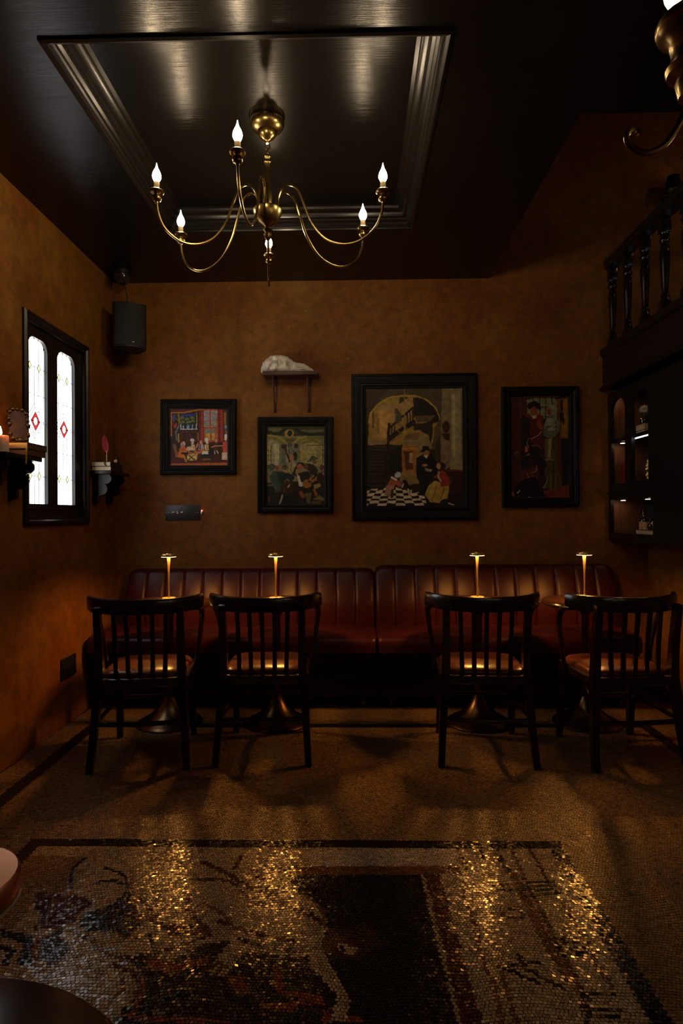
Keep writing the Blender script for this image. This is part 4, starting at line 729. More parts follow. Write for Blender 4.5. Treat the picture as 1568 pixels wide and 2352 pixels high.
PAINT_COUPLE = [
('p','2c140a',0,[(0,0),(1,0),(1,1),(0,1)]),
('p','4a1c10',0,[(0,0.008),(0.166,0.008),(0.184,0.755),(0,0.755)]),
('l','1c0a06',0.0111,[(0.005,0.291),(0.194,0.28)]),
('l','1c0a06',0.0111,[(0.005,0.371),(0.194,0.36)]),
('l','1c0a06',0.0111,[(0.005,0.472),(0.194,0.461)]),
('l','1c0a06',0.0111,[(0.005,0.547),(0.194,0.536)]),
('l','1c0a06',0.0111,[(0.005,0.669),(0.194,0.659)]),
('l','1c0a06',0.0111,[(0.005,0.755),(0.194,0.744)]),
('p','4c2410',0,[(0.166,0.008),(0.286,0.013),(0.276,0.179),(0.175,0.179)]),
('l','6a5034',0.0092,[(0.166,0.013),(0.18,0.221)]),
('p','8a8a68',0,[(0.286,0.035),(0.406,0.019),(0.737,0.019),(0.802,0.04),(0.802,0.221),(0.286,0.221)]),
('l','14120e',0.0147,[(0.392,0.019),(0.392,0.221)]),
('l','14120e',0.0147,[(0.502,0.019),(0.502,0.221)]),
('l','14120e',0.0147,[(0.606,0.019),(0.606,0.221)]),
('l','14120e',0.0147,[(0.714,0.019),(0.714,0.221)]),
('l','14120e',0.0129,[(0.286,0.109),(0.802,0.109)]),
('l','14120e',0.0129,[(0.286,0.203),(0.802,0.203)]),
('l','6a3c18',0.0276,[(0.276,0.005),(0.82,0.005)]),
('p','7a4c1c',0,[(0.793,0.029),(0.995,0.013),(0.995,0.419),(0.848,0.419)]),
('p','a87424',0,[(0.912,0.029),(0.977,0.029),(0.977,0.403),(0.866,0.403)]),
('l','2c140c',0.0737,[(0.88,0.179),(0.88,0.232)]),
('l','2c140c',0.0369,[(0.88,0.056),(0.88,0.136)]),
('l','2c140c',0.0276,[(0.912,0.232),(0.908,0.28)]),
('p','1a100a',0,[(0.857,0.424),(1,0.424),(1,0.893),(0.857,0.893)]),
('p','7a3416',0,[(0.553,0.936),(1,0.867),(1,1),(0.59,1)]),
('p','4a2010',0,[(0,0.755),(0.461,0.68),(0.461,0.893),(0,0.925)]),
('p','6a6c54',0,[(0.581,0.264),(0.645,0.2),(0.737,0.2),(0.839,0.243),(0.857,0.307),(0.802,0.387),(0.682,0.419),(0.571,0.392),(0.553,0.323)]),
('p','98a088',0,[(0.618,0.211),(0.756,0.221),(0.737,0.285),(0.59,0.296)]),
('p','9a9c84',0,[(0.807,0.136),(0.797,0.163),(0.768,0.182),(0.728,0.189),(0.688,0.182),(0.659,0.163),(0.649,0.136),(0.659,0.109),(0.688,0.09),(0.728,0.083),(0.768,0.09),(0.797,0.109)]),
('p','8a8c74',0,[(0.719,0.104),(0.793,0.136),(0.802,0.232),(0.728,0.243)]),
('p','8a4c2c',0,[(0.711,0.152),(0.705,0.171),(0.689,0.184),(0.668,0.189),(0.647,0.184),(0.631,0.171),(0.626,0.152),(0.631,0.133),(0.647,0.12),(0.668,0.115),(0.689,0.12),(0.705,0.133)]),
('p','54482c',0,[(0.571,0.419),(0.682,0.408),(0.783,0.392),(0.866,0.445),(0.876,0.893),(0.756,0.925),(0.553,0.904),(0.618,0.829),(0.571,0.755)]),
('p','a09460',0,[(0.645,0.419),(0.71,0.408),(0.682,0.611),(0.645,0.616)]),
('p','6c6440',0,[(0.59,0.419),(0.645,0.419),(0.645,0.616),(0.608,0.621)]),
('p','5a2c18',0,[(0.793,0.397),(0.848,0.392),(0.876,0.787),(0.802,0.733)]),
('l','a89c70',0.0129,[(0.618,0.829),(0.553,0.904)]),
('l','80744c',0.0129,[(0.682,0.765),(0.682,0.92)]),
('l','80744c',0.0129,[(0.774,0.765),(0.756,0.915)]),
('l','3a2c1c',0.0221,[(0.728,0.627),(0.728,0.893)]),
('l','a8a084',0.0129,[(0.59,0.624),(0.737,0.624)]),
('l','a8a890',0.0276,[(0.645,0.339),(0.756,0.285)]),
('l','98a088',0.0221,[(0.645,0.339),(0.756,0.323)]),
('p','200c0c',0,[(0.203,0.184),(0.313,0.168),(0.35,0.221),(0.35,0.413),(0.276,0.499),(0.23,0.483),(0.203,0.387)]),
('p','5a1814',0,[(0.332,0.211),(0.553,0.189),(0.571,0.285),(0.544,0.413),(0.59,0.493),(0.553,0.52),(0.406,0.477),(0.332,0.445)]),
('p','7a2818',0,[(0.203,0.176),(0.323,0.171),(0.359,0.221),(0.276,0.211)]),
('p','7a2818',0,[(0.442,0.184),(0.525,0.179),(0.571,0.253),(0.479,0.264)]),
('p','94401c',0,[(0.442,0.248),(0.498,0.232),(0.553,0.296),(0.553,0.339),(0.488,0.323)]),
('p','1a0e0a',0,[(0.525,0.093),(0.509,0.115),(0.465,0.13),(0.406,0.136),(0.346,0.13),(0.302,0.115),(0.286,0.093),(0.302,0.072),(0.346,0.056),(0.406,0.051),(0.465,0.056),(0.509,0.072)]),
('p','1a0e0a',0,[(0.286,0.109),(0.406,0.045),(0.535,0.115),(0.498,0.147),(0.461,0.104),(0.313,0.131)]),
('p','94482a',0,[(0.46,0.147),(0.452,0.169),(0.43,0.185),(0.401,0.191),(0.371,0.185),(0.35,0.169),(0.342,0.147),(0.35,0.124),(0.371,0.108),(0.401,0.102),(0.43,0.108),(0.452,0.124)]),
('p','c8b890',0,[(0.35,0.195),(0.452,0.184),(0.442,0.216),(0.396,0.221)]),
('l','b8b0a0',0.0129,[(0.525,0.349),(0.461,0.392),(0.35,0.419)]),
('l','a09c90',0.0092,[(0.313,0.413),(0.276,0.456),(0.313,0.509)]),
('p','b86830',0,[(0.293,0.52),(0.289,0.536),(0.279,0.548),(0.265,0.552),(0.252,0.548),(0.241,0.536),(0.238,0.52),(0.241,0.504),(0.252,0.492),(0.265,0.488),(0.279,0.492),(0.289,0.504)]),
('p','1a0a0a',0,[(0.313,0.493),(0.525,0.483),(0.59,0.627),(0.618,0.68),(0.516,0.787),(0.461,0.68),(0.35,0.589)]),
('l','8a4a2c',0.024,[(0.369,0.488),(0.461,0.48),(0.525,0.515)]),
('l','5a2030',0.0276,[(0.488,0.552),(0.581,0.621)]),
('p','0e0e10',0,[(0.175,0.627),(0.276,0.573),(0.332,0.595),(0.276,0.68),(0.175,0.712)]),
('l','a8a8a0',0.0147,[(0.267,0.584),(0.313,0.571)]),
('p','5a241c',0,[(0.184,0.733),(0.442,0.696),(0.461,0.813),(0.313,0.819),(0.147,0.84)]),
('l','a86a50',0.0129,[(0.276,0.755),(0.313,0.797)]),
('l','a86a50',0.0147,[(0.35,0.787),(0.442,0.797)]),
('l','c0a080',0.0074,[(0.442,0.68),(0.442,0.733),(0.35,0.755)]),
('l','4a1c2c',0.0369,[(0.47,0.733),(0.47,0.861)]),
('p','08080a',0,[(0.203,0.819),(0.424,0.787),(0.479,0.872),(0.525,0.893),(0.553,0.957),(0.645,0.995),(0.037,0.995),(0.065,0.925),(0.028,0.893)]),
('l','b8b8b0',0.0221,[(0.147,0.925),(0.111,0.952)]),
('l','b8b8b0',0.0166,[(0.304,0.992),(0.323,0.992)]),
('l','b06030',0.0369,[(0.028,0.947),(0.037,0.968)]),
('l','a86020',0.0111,[(0,0.999),(1,0.999)]),
('l','a86020',0.0074,[(0.997,0.68),(0.997,0.999)]),
('p','7a6a58',0,[(0.133,0.563),(0.129,0.573),(0.117,0.581),(0.101,0.584),(0.086,0.581),(0.074,0.573),(0.07,0.563),(0.074,0.552),(0.086,0.544),(0.101,0.541),(0.117,0.544),(0.129,0.552)]),
('p','2c140a',0,[(0.124,0.565),(0.121,0.572),(0.113,0.577),(0.103,0.579),(0.093,0.577),(0.086,0.572),(0.083,0.565),(0.086,0.558),(0.093,0.553),(0.103,0.551),(0.113,0.553),(0.121,0.558)])]
PAL = dict(c=(0.46, 0.345, 0.21), w=(0.56, 0.47, 0.35), k=(0.012, 0.010, 0.009), b=(0.20, 0.088, 0.030), r=(0.105, 0.022, 0.014), o=(0.26, 0.062, 0.020), d=(0.055, 0.026, 0.016), t=(0.27, 0.165, 0.075), g=(0.25, 0.155, 0.072))
def inpoly(x, y, poly):
    r = np.zeros(x.shape, bool); n = len(poly)
    for i in range(n):
        x0, y0 = poly[i]; x1, y1 = poly[(i+1) % n]
        if y0 == y1: continue
        r ^= ((y0 > y) != (y1 > y)) & (x < (x1-x0)*(y-y0)/(y1-y0)+x0)
    return r
def nearline(x, y, pts, hw):
    r = np.zeros(x.shape, bool)
    for (x0, y0), (x1, y1) in zip(pts[:-1], pts[1:]):
        dx, dy = x1-x0, y1-y0; L = dx*dx+dy*dy+1e-12
        t = np.clip(((x-x0)*dx+(y-y0)*dy)/L, 0, 1)
        r |= (x-x0-t*dx)**2+(y-y0-t*dy)**2 < hw*hw
    return r
def make_floor():
    S = 0.0108
    X0, X1, Y0, Y1 = XL, XR, 0.95, 4.2
    nx, ny = int((X1-X0)/S), int((Y1-Y0)/S)
    def warp(x, y, k):
        # gently waving courses
        a = 0.014*np.sin(7*x+2.3*np.sin(3.1*y))+0.007*np.sin(21*x+6*y+2*np.sin(9*y))
        b = 0.012*np.sin(6*y+1.7*np.sin(2.7*x))+0.006*np.sin(23*y-7*x+2*np.sin(8*x))
        return x+b*k, y+a*k
    ii, jj = np.meshgrid(np.arange(nx), np.arange(ny), indexing='ij'); ii = ii.ravel(); jj = jj.ravel()
    off = (jj % 2)*0.45+0.08*np.sin(jj*2.1)
    u0 = X0+(ii+off)*S; v0 = Y0+jj*S
    n = len(ii)
    g = 0.09*S
    PX0, PX1, PY1 = -1.262, 0.775, 2.425
    SX0, SX1, SY1, SW = -1.60, 1.73, 3.785, 0.072
    corners = []
    for du, dv in ((g, g), (S-g, g), (S-g, S-g), (g, S-g)):
        x = u0+du+rng.normal(0, 0.00055, n); y = v0+dv+rng.normal(0, 0.00055, n)
        
        d = np.minimum.reduce([np.abs(y-PY1+0.025), np.where(y < PY1+0.1, np.abs(x-PX1+0.027), 9), np.where(y < PY1+0.1, np.abs(x-PX0-0.027), 9), np.abs(y-SY1+0.036), np.abs(x-SX0-0.036), np.abs(x-SX1+0.036)])
        x, y = warp(x, y, np.clip((d-0.03)/0.16, 0.12, 1.0)); corners.append((x, y))
    cx = sum(c[0] for c in corners)/4; cy = sum(c[1] for c in corners)/4
    keep = (cx > X0+0.004) & (cx < X1-0.004) & (cy > Y0) & (cy < Y1)
    # colours
    col = np.tile(np.array(PAL['g']), (n, 1)); rough = np.full(n, 0.42); key = np.full(n, 'g')
    un, vn = u0+S/2, v0+S/2      # border bands follow the laid courses
    inside = (un > PX0) & (un < PX1) & (vn < PY1)
    inner = (un > PX0+0.055) & (un < PX1-0.055) & (vn < PY1-0.05)
    inside &= vn > 1.13; inner &= vn > 1.18
    key[inside] = 'k'; key[inner] = 'c'
    for kind, k, wd, pts in MOSAIC:
        m = inpoly(cx, cy, pts) if kind == 'p' else nearline(cx, cy, pts, max(wd*0.5, 0.0062))
        key[m & inner] = k
    SX0, SX1, SY1, SW = -1.60, 1.73, 3.785, 0.072
    sq = ((un > SX0) & (un < SX1) & (vn < SY1)) & ~((un > SX0+SW) & (un < SX1-SW) & (vn < SY1-SW))
    key[sq] = 'k'
    for k, cc in PAL.items(): col[key == k] = cc
    light = np.isin(key, list('cwgt'))
    jit = np.exp(rng.normal(0, 0.20, n)); col = col*jit[:, None]
    warm = rng.normal(0, 0.06, n)*light
    col[:, 0] *= 1+warm*0.4; col[:, 2] *= 1-warm*1.6
    pale = (rng.random(n) < 0.04) & (key == 'g'); col[pale] *= 0.55
    rough[inside] = 0.20; rough[:] += rng.normal(0, 0.03, n); rough = np.clip(rough, 0.1, 0.6)
    # tops tilted a little each, like hand-set stones
    tx = rng.normal(0, 0.034, n); ty = rng.normal(0, 0.036, n); h = rng.normal(0, 0.00025, n)
    V = np.zeros((n, 8, 3))
    for q, (x, y) in enumerate(corners):
        z = h+tx*(x-cx)+ty*(y-cy)
        V[:, q, 0] = x; V[:, q, 1] = y; V[:, q, 2] = z
        V[:, q+4, 0] = x+(x-cx)*0.06; V[:, q+4, 1] = y+(y-cy)*0.06; V[:, q+4, 2] = -0.006
    F = np.array([(0, 1, 2, 3), (0, 4, 5, 1), (1, 5, 6, 2), (2, 6, 7, 3), (3, 7, 4, 0)])
    # the 300 stones that show largest: the nearest ones inside the view
    d = cy
    vis = keep & (cy > 1.56) & (np.abs(cx+0.0) < cy*0.53) & ~((cx < -0.22) & (cy < 1.62))
    order = np.argsort(np.where(vis, d, 99))[:300]
    single = np.zeros(n, bool); single[order] = True
    def make(name, idx):
        k = len(idx); me = bpy.data.meshes.new(name)
        v = V[idx].reshape(-1, 3); f = (F[None]+(np.arange(k)*8)[:, None, None]).reshape(-1, 4)
        me.vertices.add(len(v)); me.vertices.foreach_set('co', v.ravel().astype(np.float32))
        me.loops.add(f.size); me.loops.foreach_set('vertex_index', f.ravel().astype(np.int32))
        me.polygons.add(len(f)); me.polygons.foreach_set('loop_start', np.arange(0, f.size, 4, dtype=np.int32)); me.polygons.foreach_set('loop_total', np.full(len(f), 4, np.int32))
        me.update(calc_edges=True); me.shade_flat()
        a = me.color_attributes.new('Col', 'FLOAT_COLOR', 'POINT')
        cc = np.repeat(np.concatenate([col[idx], rough[idx][:, None]], 1), 8, axis=0)
        a.data.foreach_set('color', cc.ravel().astype(np.float32))
        me.materials.append(M['tess']); o = bpy.data.objects.new(name, me); C.objects.link(o); o.parent = fl; return o
    st = make('tesserae', np.where(keep & ~single)[0]); st['kind'] = 'stuff'
    for i in order: make('tessera', np.array([i]))
make_floor()

# ------------------------------------------------------------------ leaded window in the left wall
def make_window():
    w = bpy.data.objects.new('window_1', None); C.objects.link(w); w.location = (XL, (WY0+WY1)/2, WZ0); struct(w)
    W, H = WY1-WY0, WZ1-WZ0
    # local: y along the wall, x into the room, z up
    f = MB()
    pr = [(0.0, -0.06), (0.0, 0.012), (0.012, 0.022), (0.026, 0.022), (0.034, 0.010), (0.052, 0.006), (0.056, -0.012), (0.056, -0.06)]
    vs = []
    for d, x in pr: vs += [(x, -W/2+d, d), (x, W/2-d, d), (x, W/2-d, H-d), (x, -W/2+d, H-d)]
    f.add(vs, [(k*4+i, k*4+(i+1) % 4, k*4+4+(i+1) % 4, k*4+4+i) for k in range(len(pr)-1) for i in range(4)])
    f.build('window_frame', 'blackwood', w)
    mid = (WY0+WY1)/2
    ops = [(3.362-mid, 3.577-mid), (3.697-mid, 3.928-mid)]
    z0, z1, rc = 1.32-WZ0, 2.238-WZ0, 0.062
    # sash with two round-shouldered openings
    def outline(a, b, k=6):
        p = [(a, z0), (b, z0)]
        p += [(b-rc+rc*math.cos(t), z1-rc+rc*math.sin(t)) for t in [math.pi/2*i/k for i in range(k+1)]]
        p += [(a+rc+rc*math.cos(t), z1-rc+rc*math.sin(t)) for t in [math.pi/2+math.pi/2*i/k for i in range(k+1)]]
        return p
    s = MB(); xf, xb = -0.014, -0.055
    e = 0.05
    cols = [-W/2+e, ops[0][0], ops[0][1], ops[1][0], ops[1][1], W/2-e]
    s.box(xb, xf, cols[0], cols[1], e, H-e).box(xb, xf, cols[2], cols[3], e, H-e).box(xb, xf, cols[4], cols[5], e, H-e)
    for a, b in ops:
        s.box(xb, xf, a, b, e, z0).box(xb, xf, a, b, z1, H-e)
        for sgn, q in ((1, a), (-1, b)):
            c = (q+sgn*rc, z1-rc)
            arc = [(c[0]-sgn*rc*math.cos(t), c[1]+rc*math.sin(t)) for t in [math.pi/2*i/6 for i in range(7)]]
            pl = [(q, z1)]+arc
            n = len(pl); vs = [(xf, y, z) for y, z in pl]+[(xb, y, z) for y, z in pl]
            s.add(vs, [tuple(range(n)), tuple(range(2*n-1, n-1, -1))]+[(i, (i+1) % n, (i+1) % n+n, i+n) for i in range(n)])
    s.build('sash', 'blackwood', w)
    b = MB().rbox(xf-0.004, xf+0.006, -W/2+0.06, W/2-0.06, 0.085, 0.10, 0.003); b.build('sash_bead', 'blackwood', w)
    tints = ['pane_white', 'pane_pink', 'pane_blue', 'pane_yellow']
    xg = -0.034
    random.seed(3)
    for a, b in ops:
        ww, hh = b-a, z1-z0
        cx = [0, 0.235, 0.47, 0.70, 0.95, 1.0]; rz_ = [0, 0.17, 0.338, 0.5, 0.663, 0.83, 1.0]
        lead = MB(); lw = 0.0026
        for i in range(5):
            for j in range(6):
                y0, y1 = a+ww*cx[i], a+ww*cx[i+1]; q0, q1 = z0+hh*rz_[j], z0+hh*rz_[j+1]
                MB().box(xg-0.004, xg, y0+lw/2, y1-lw/2, q0+lw/2, q1-lw/2).build('pane', tints[random.choice((0, 0, 1, 2, 3, 1))], w)
        for q in cx[1:-1]: lead.box(xg-0.001, xg+0.002, a+ww*q-lw/2, a+ww*q+lw/2, z0, z1)
        for q in rz_[1:-1]:
            if q != 0.5: lead.box(xg-0.001, xg+0.002, a, b, z0+hh*q-lw/2, z0+hh*q+lw/2)
        def diamond(cy, cz, hw, hv, m, x, t=0.002):
            MB().add([(x+t, cy, cz-hv), (x+t, cy+hw, cz), (x+t, cy, cz+hv), (x+t, cy-hw, cz), (x, cy, cz-hv), (x, cy+hw, cz), (x, cy, cz+hv), (x, cy-hw, cz)], [(0, 1, 2, 3), (7, 6, 5, 4), (0, 4, 5, 1), (1, 5, 6, 2), (2, 6, 7, 3), (3, 7, 4, 0)]).build('pane', m, w)
        def dlines(cy, cz, hw, hv, x, t=lw):
            pts = [(cy, cz-hv), (cy+hw, cz), (cy, cz+hv), (cy-hw, cz)]
            for k in range(4):
                p, q = pts[k], pts[(k+1) % 4]; lead.tube([(x, p[0], p[1]), (x, q[0], q[1])], t*0.62, 4)
        for fy in (0.235, 0.70):
            for fz in (0.17, 0.83):
                diamond(a+ww*fy, z0+hh*fz, 0.018, 0.023, 'pane_lemon', xg+0.0005); dlines(a+ww*fy, z0+hh*fz, 0.018, 0.023, xg+0.003)
        yc, zc = a+ww*0.47, z0+hh*0.5
        diamond(yc, zc, ww*0.46, hh*0.105, 'pane_white', xg+0.0005); dlines(yc, zc, ww*0.46, hh*0.105, xg+0.003); 
        diamond(yc, zc, ww*0.37, hh*0.083, 'pane_pink', xg+0.003); dlines(yc, zc, ww*0.37, hh*0.083, xg+0.0055)
        # red lozenge in four pieces round a clear disc
        hw, hv, rr = ww*0.225, hh*0.057, ww*0.11
        for k in range(4):
            t0 = math.pi/2*k; P0 = [(hw, 0), (0, hv), (-hw, 0), (0, -hv)]
            p, q = P0[k], P0[(k+1) % 4]
            arc = [(rr*0.92*math.cos(t0+math.pi/2*i/5), rr*1.05*math.sin(t0+math.pi/2*i/5)) for i in range(6)]
            pl = [p, q]+arc[::-1]; n = len(pl); x = xg+0.0055
            vs = [(x+0.002, yc+u, zc+v) for u, v in pl]+[(x, yc+u, zc+v) for u, v in pl]
            MB().add(vs, [tuple(range(n)), tuple(range(2*n-1, n-1, -1))]+[(i, (i+1) % n, (i+1) % n+n, i+n) for i in range(n)]).build('pane', 'pane_red', w)
        MB().lathe([(rr*0.9, 0), (rr*0.9, 0.002)], 16, TT(xg+0.0055, yc, zc, ry=math.pi/2)).build('pane', 'pane_yellow', w)
        dlines(yc, zc, hw, hv, xg+0.008, lw*1.1)
        lead.tube([(xg+0.008, yc-hw, zc), (xg+0.008, yc-rr, zc)], lw, 4).tube([(xg+0.008, yc+hw, zc), (xg+0.008, yc+rr, zc)], lw, 4)
        lead.tube([(xg+0.008, yc+rr*math.cos(t), zc+rr*math.sin(t)) for t in [2*math.pi*i/16 for i in range(17)]], lw*0.7, 4)
        lead.tube([(xg+0.008, yc-rr*.7, zc-rr*.7), (xg+0.008, yc+rr*.7, zc+rr*.7)], lw*0.4, 4).tube([(xg+0.008, yc-rr*.7, zc+rr*.7), (xg+0.008, yc+rr*.7, zc-rr*.7)], lw*0.4, 4)
        lead.build('lead_came', 'lead', w)
make_window()

# ------------------------------------------------------------------ banquettes
def banquette(x0, x1, bx0, top, label, chans):
    L = x1-x0; t = thing('banquette', label, 'bench', ((x0+x1)/2, 4.28, 0), 0, 'upholstered wall benches')
    a, b = x0-(x0+x1)/2, x1-(x0+x1)/2
    Y = lambda y: y-4.28
    # plinth with two rails
    f = MB().rbox(a, b, Y(4.06), Y(4.55), 0.075, 0.37, 0.006).rbox(a, b, Y(4.035), Y(4.07), 0.30, 0.372, 0.008).rbox(a, b, Y(4.04), Y(4.07), 0.19, 0.225, 0.006)
    f.build('base', 'blackwood', t)
    for sx in (a+0.09, (a+b)/2, b-0.09):
        for yy in (Y(4.12), Y(4.5)):
            MB().lathe([(0.018, 0), (0.028, 0.006), (0.034, 0.022), (0.028, 0.04), (0.018, 0.048), (0.024, 0.056), (0.03, 0.076)], 14, TT(sx, yy, 0)).build('foot', 'shelfwood', t)
    def sweep(prof, xs, groove, endr):
        mb = MB(); vs = []; n = len(prof); cy = sum(p[0] for p in prof)/n; cz = sum(p[1] for p in prof)/n
        for x in xs:
            e = min(x-xs[0], xs[-1]-x); k = 1.0
            if e < endr: k = 1-0.16*(1-math.sqrt(max(0, 1-((endr-e)/endr)**2)))
            g = groove(x)
            for y, z, wy, wz in prof: vs.append((x, cy+(y-cy)*k+g*wy, cz+(z-cz)*k-g*wz))
        m = len(xs)
        fs = [(i*n+k, i*n+(k+1) % n, (i+1)*n+(k+1) % n, (i+1)*n+k) for i in range(m-1) for k in range(n)]
        fs += [tuple(range(n))[::-1], tuple((m-1)*n+k for k in range(n))]
        return mb.add(vs, fs)
    def rounded(pts, r, w):
        out = []
        n = len(pts)
        for i in range(n):
            p = Vector(pts[i]); q0 = (Vector(pts[i-1])-p).normalized(); q1 = (Vector(pts[(i+1) % n])-p).normalized()
            rr = r[i]
            for k in range(6):
                s = k/5; a1 = p+q0*rr; a2 = p+q1*rr
                pt = a1*(1-s)**2+p*2*s*(1-s)+a2*s*s
                out.append((pt.x, pt.y, *w[i]))
        return out
    # seat
    xs = [a+L*i/140 for i in range(141)]
    pr = rounded([(Y(3.965), 0.372), (Y(3.965), 0.478), (Y(4.36), 0.492), (Y(4.36), 0.372)], [0.015, 0.05, 0.02, 0.01], [(0, 0), (0.4, 0.6), (0, 1), (0, 0)])
    sc = sweep(pr, xs, lambda x: 0.003*math.sin(x*9)+0.002*math.sin(x*31), 0.05).build('seat_cushion', 'leather', t)
    MB().tube([(a+0.04, Y(3.968), 0.384), (b-0.04, Y(3.968), 0.384)], 0.005, 6).build('piping', 'leather', sc)
    # channelled back
    ba = bx0-(x0+x1)/2; BL = b-ba
    nper = 16; xs = [ba+BL*i/(chans*nper) for i in range(chans*nper+1)]
    wch = BL/chans
    def gr(x):
        u = ((x-ba)/wch) % 1.0; e = min(u, 1-u)
        return 0.011*max(0, 1-(e/0.09))**1.3+0.003*(2*u-1)**2
    pr = rounded([(Y(4.36), 0.45), (Y(4.34), 0.62), (Y(4.43), top), (Y(4.545), top-0.005), (Y(4.545), 0.45)], [0.02, 0.1, 0.05, 0.03, 0.01], [(1, 0), (1, 0), (0.7, 0.5), (0, 0.3), (0, 0)])
    sweep(pr, xs, gr, 0.07).build('back_cushion', 'leather', t, sharp=60)
    return t
banquette(-1.715, 0.135, -1.60, 0.875, 'oxblood leather channel-back banquette against the back wall on the window side', 13)
banquette(0.14, 1.80, 0.14, 0.895, 'oxblood leather channel-back banquette against the back wall on the bookcase side', 12)

# ------------------------------------------------------------------ tables and lamps
def table_proto():
    t = thing('pedestal_table', '', 'table', (0, 0, 0), 0, 'round pedestal tables')
    MB().lathe([(0.0001, 0.700), (0.235, 0.700), (0.246, 0.706), (0.25, 0.717), (0.246, 0.729), (0.238, 0.735), (0.0001, 0.735)], 48).build('table_top', 'table', t)
    MB().lathe([(0.025, 0.16), (0.022, 0.30), (0.028, 0.305), (0.034, 0.318), (0.028, 0.331), (0.022, 0.336), (0.022, 0.64), (0.03, 0.66), (0.09, 0.685), (0.10, 0.70)], 24).build('column', 'bronze', t)
    MB().lathe([(0.0001, 0.0), (0.195, 0.0), (0.196, 0.008), (0.19, 0.014), (0.175, 0.022), (0.14, 0.040), (0.105, 0.064), (0.075, 0.094), (0.052, 0.125), (0.036, 0.155), (0.028, 0.18), (0.025, 0.2)], 40).build('base', 'bronze', t)
    return t
def lamp_proto(ringmat='lampring', head='lampbrass', edge='lampedge', name='table_lamp'):
    t = thing(name, '', 'lamp', (0, 0, 0), 0, 'slim brass table lamps')
    MB().lathe([(0.0001, 0), (0.029, 0), (0.030, 0.003), (0.030, 0.016), (0.039, 0.017), (0.040, 0.019), (0.039, 0.021), (0.0001, 0.021)], 28).build('base', 'lampbrass', t)
    MB().lathe([(0.0065, 0.021), (0.0048, 0.04), (0.0045, 0.10), (0.0055, 0.17), (0.0075, 0.22), (0.010, 0.256), (0.0105, 0.279)], 16).build('stem', 'lampbrass', t)
    # shallow dish head: the ring of light sits up inside the rim, only its edge glows outwards
    h = MB().lathe([(0.0105, 0.2785), (0.0400, 0.2785), (0.0408, 0.2675), (0.0425, 0.2672), (0.043, 0.269), (0.043, 0.280), (0.041, 0.283), (0.018, 0.284), (0.016, 0.287), (0.0001, 0.287)], 32, caps=False).build('head', head, t)
    MB().lathe([(0.0105, 0.2755), (0.0396, 0.2755), (0.0396, 0.2775), (0.0105, 0.2775)], 32, caps=False).build('light_ring', ringmat, h)
    MB().lathe([(0.0408, 0.2655), (0.0430, 0.2655), (0.0430, 0.2671), (0.0408, 0.2671), (0.0408, 0.2655)], 32, caps=False).build('glow_edge', edge, h)
    return t
tabs = [(-1.123, 3.80, 'round dark pedestal table nearest the window wall'), (-0.474, 3.80, 'round dark pedestal table second from the window wall'), (0.735, 3.80, 'round dark pedestal table second from the bookcase'), (1.372, 3.80, 'round dark pedestal table nearest the bookcase')]
lamps = ['lit brass lamp on the table nearest the window wall', 'lit brass lamp on the second table from the window wall', 'lit brass lamp on the second table from the bookcase', 'lit brass lamp on the table nearest the bookcase']
pt = table_proto(); pl = lamp_proto()
for i, (x, y, lb) in enumerate(tabs):
    o = pt if i == 0 else copy_tree(pt); o.location = (x, y, 0); o['label'] = lb
    l = pl if i == 0 else copy_tree(pl); l.location = (x-0.004, y, 0.735); l['label'] = lamps[i]
o = copy_tree(pt); o.location = (-0.414, 0.462, 0); o['label'] = 'round glossy dark table cut off at the bottom left corner, closest of all tables'; 
M['offring'] = mat('unlit_lamp_ring', (0.6, 0.55, 0.45), 0.5)
l = lamp_proto('offring', 'copper', 'offring'); l.location = (-0.263, 0.400, 0.735); l['label'] = 'unlit copper-headed lamp on the closest table at the left edge'

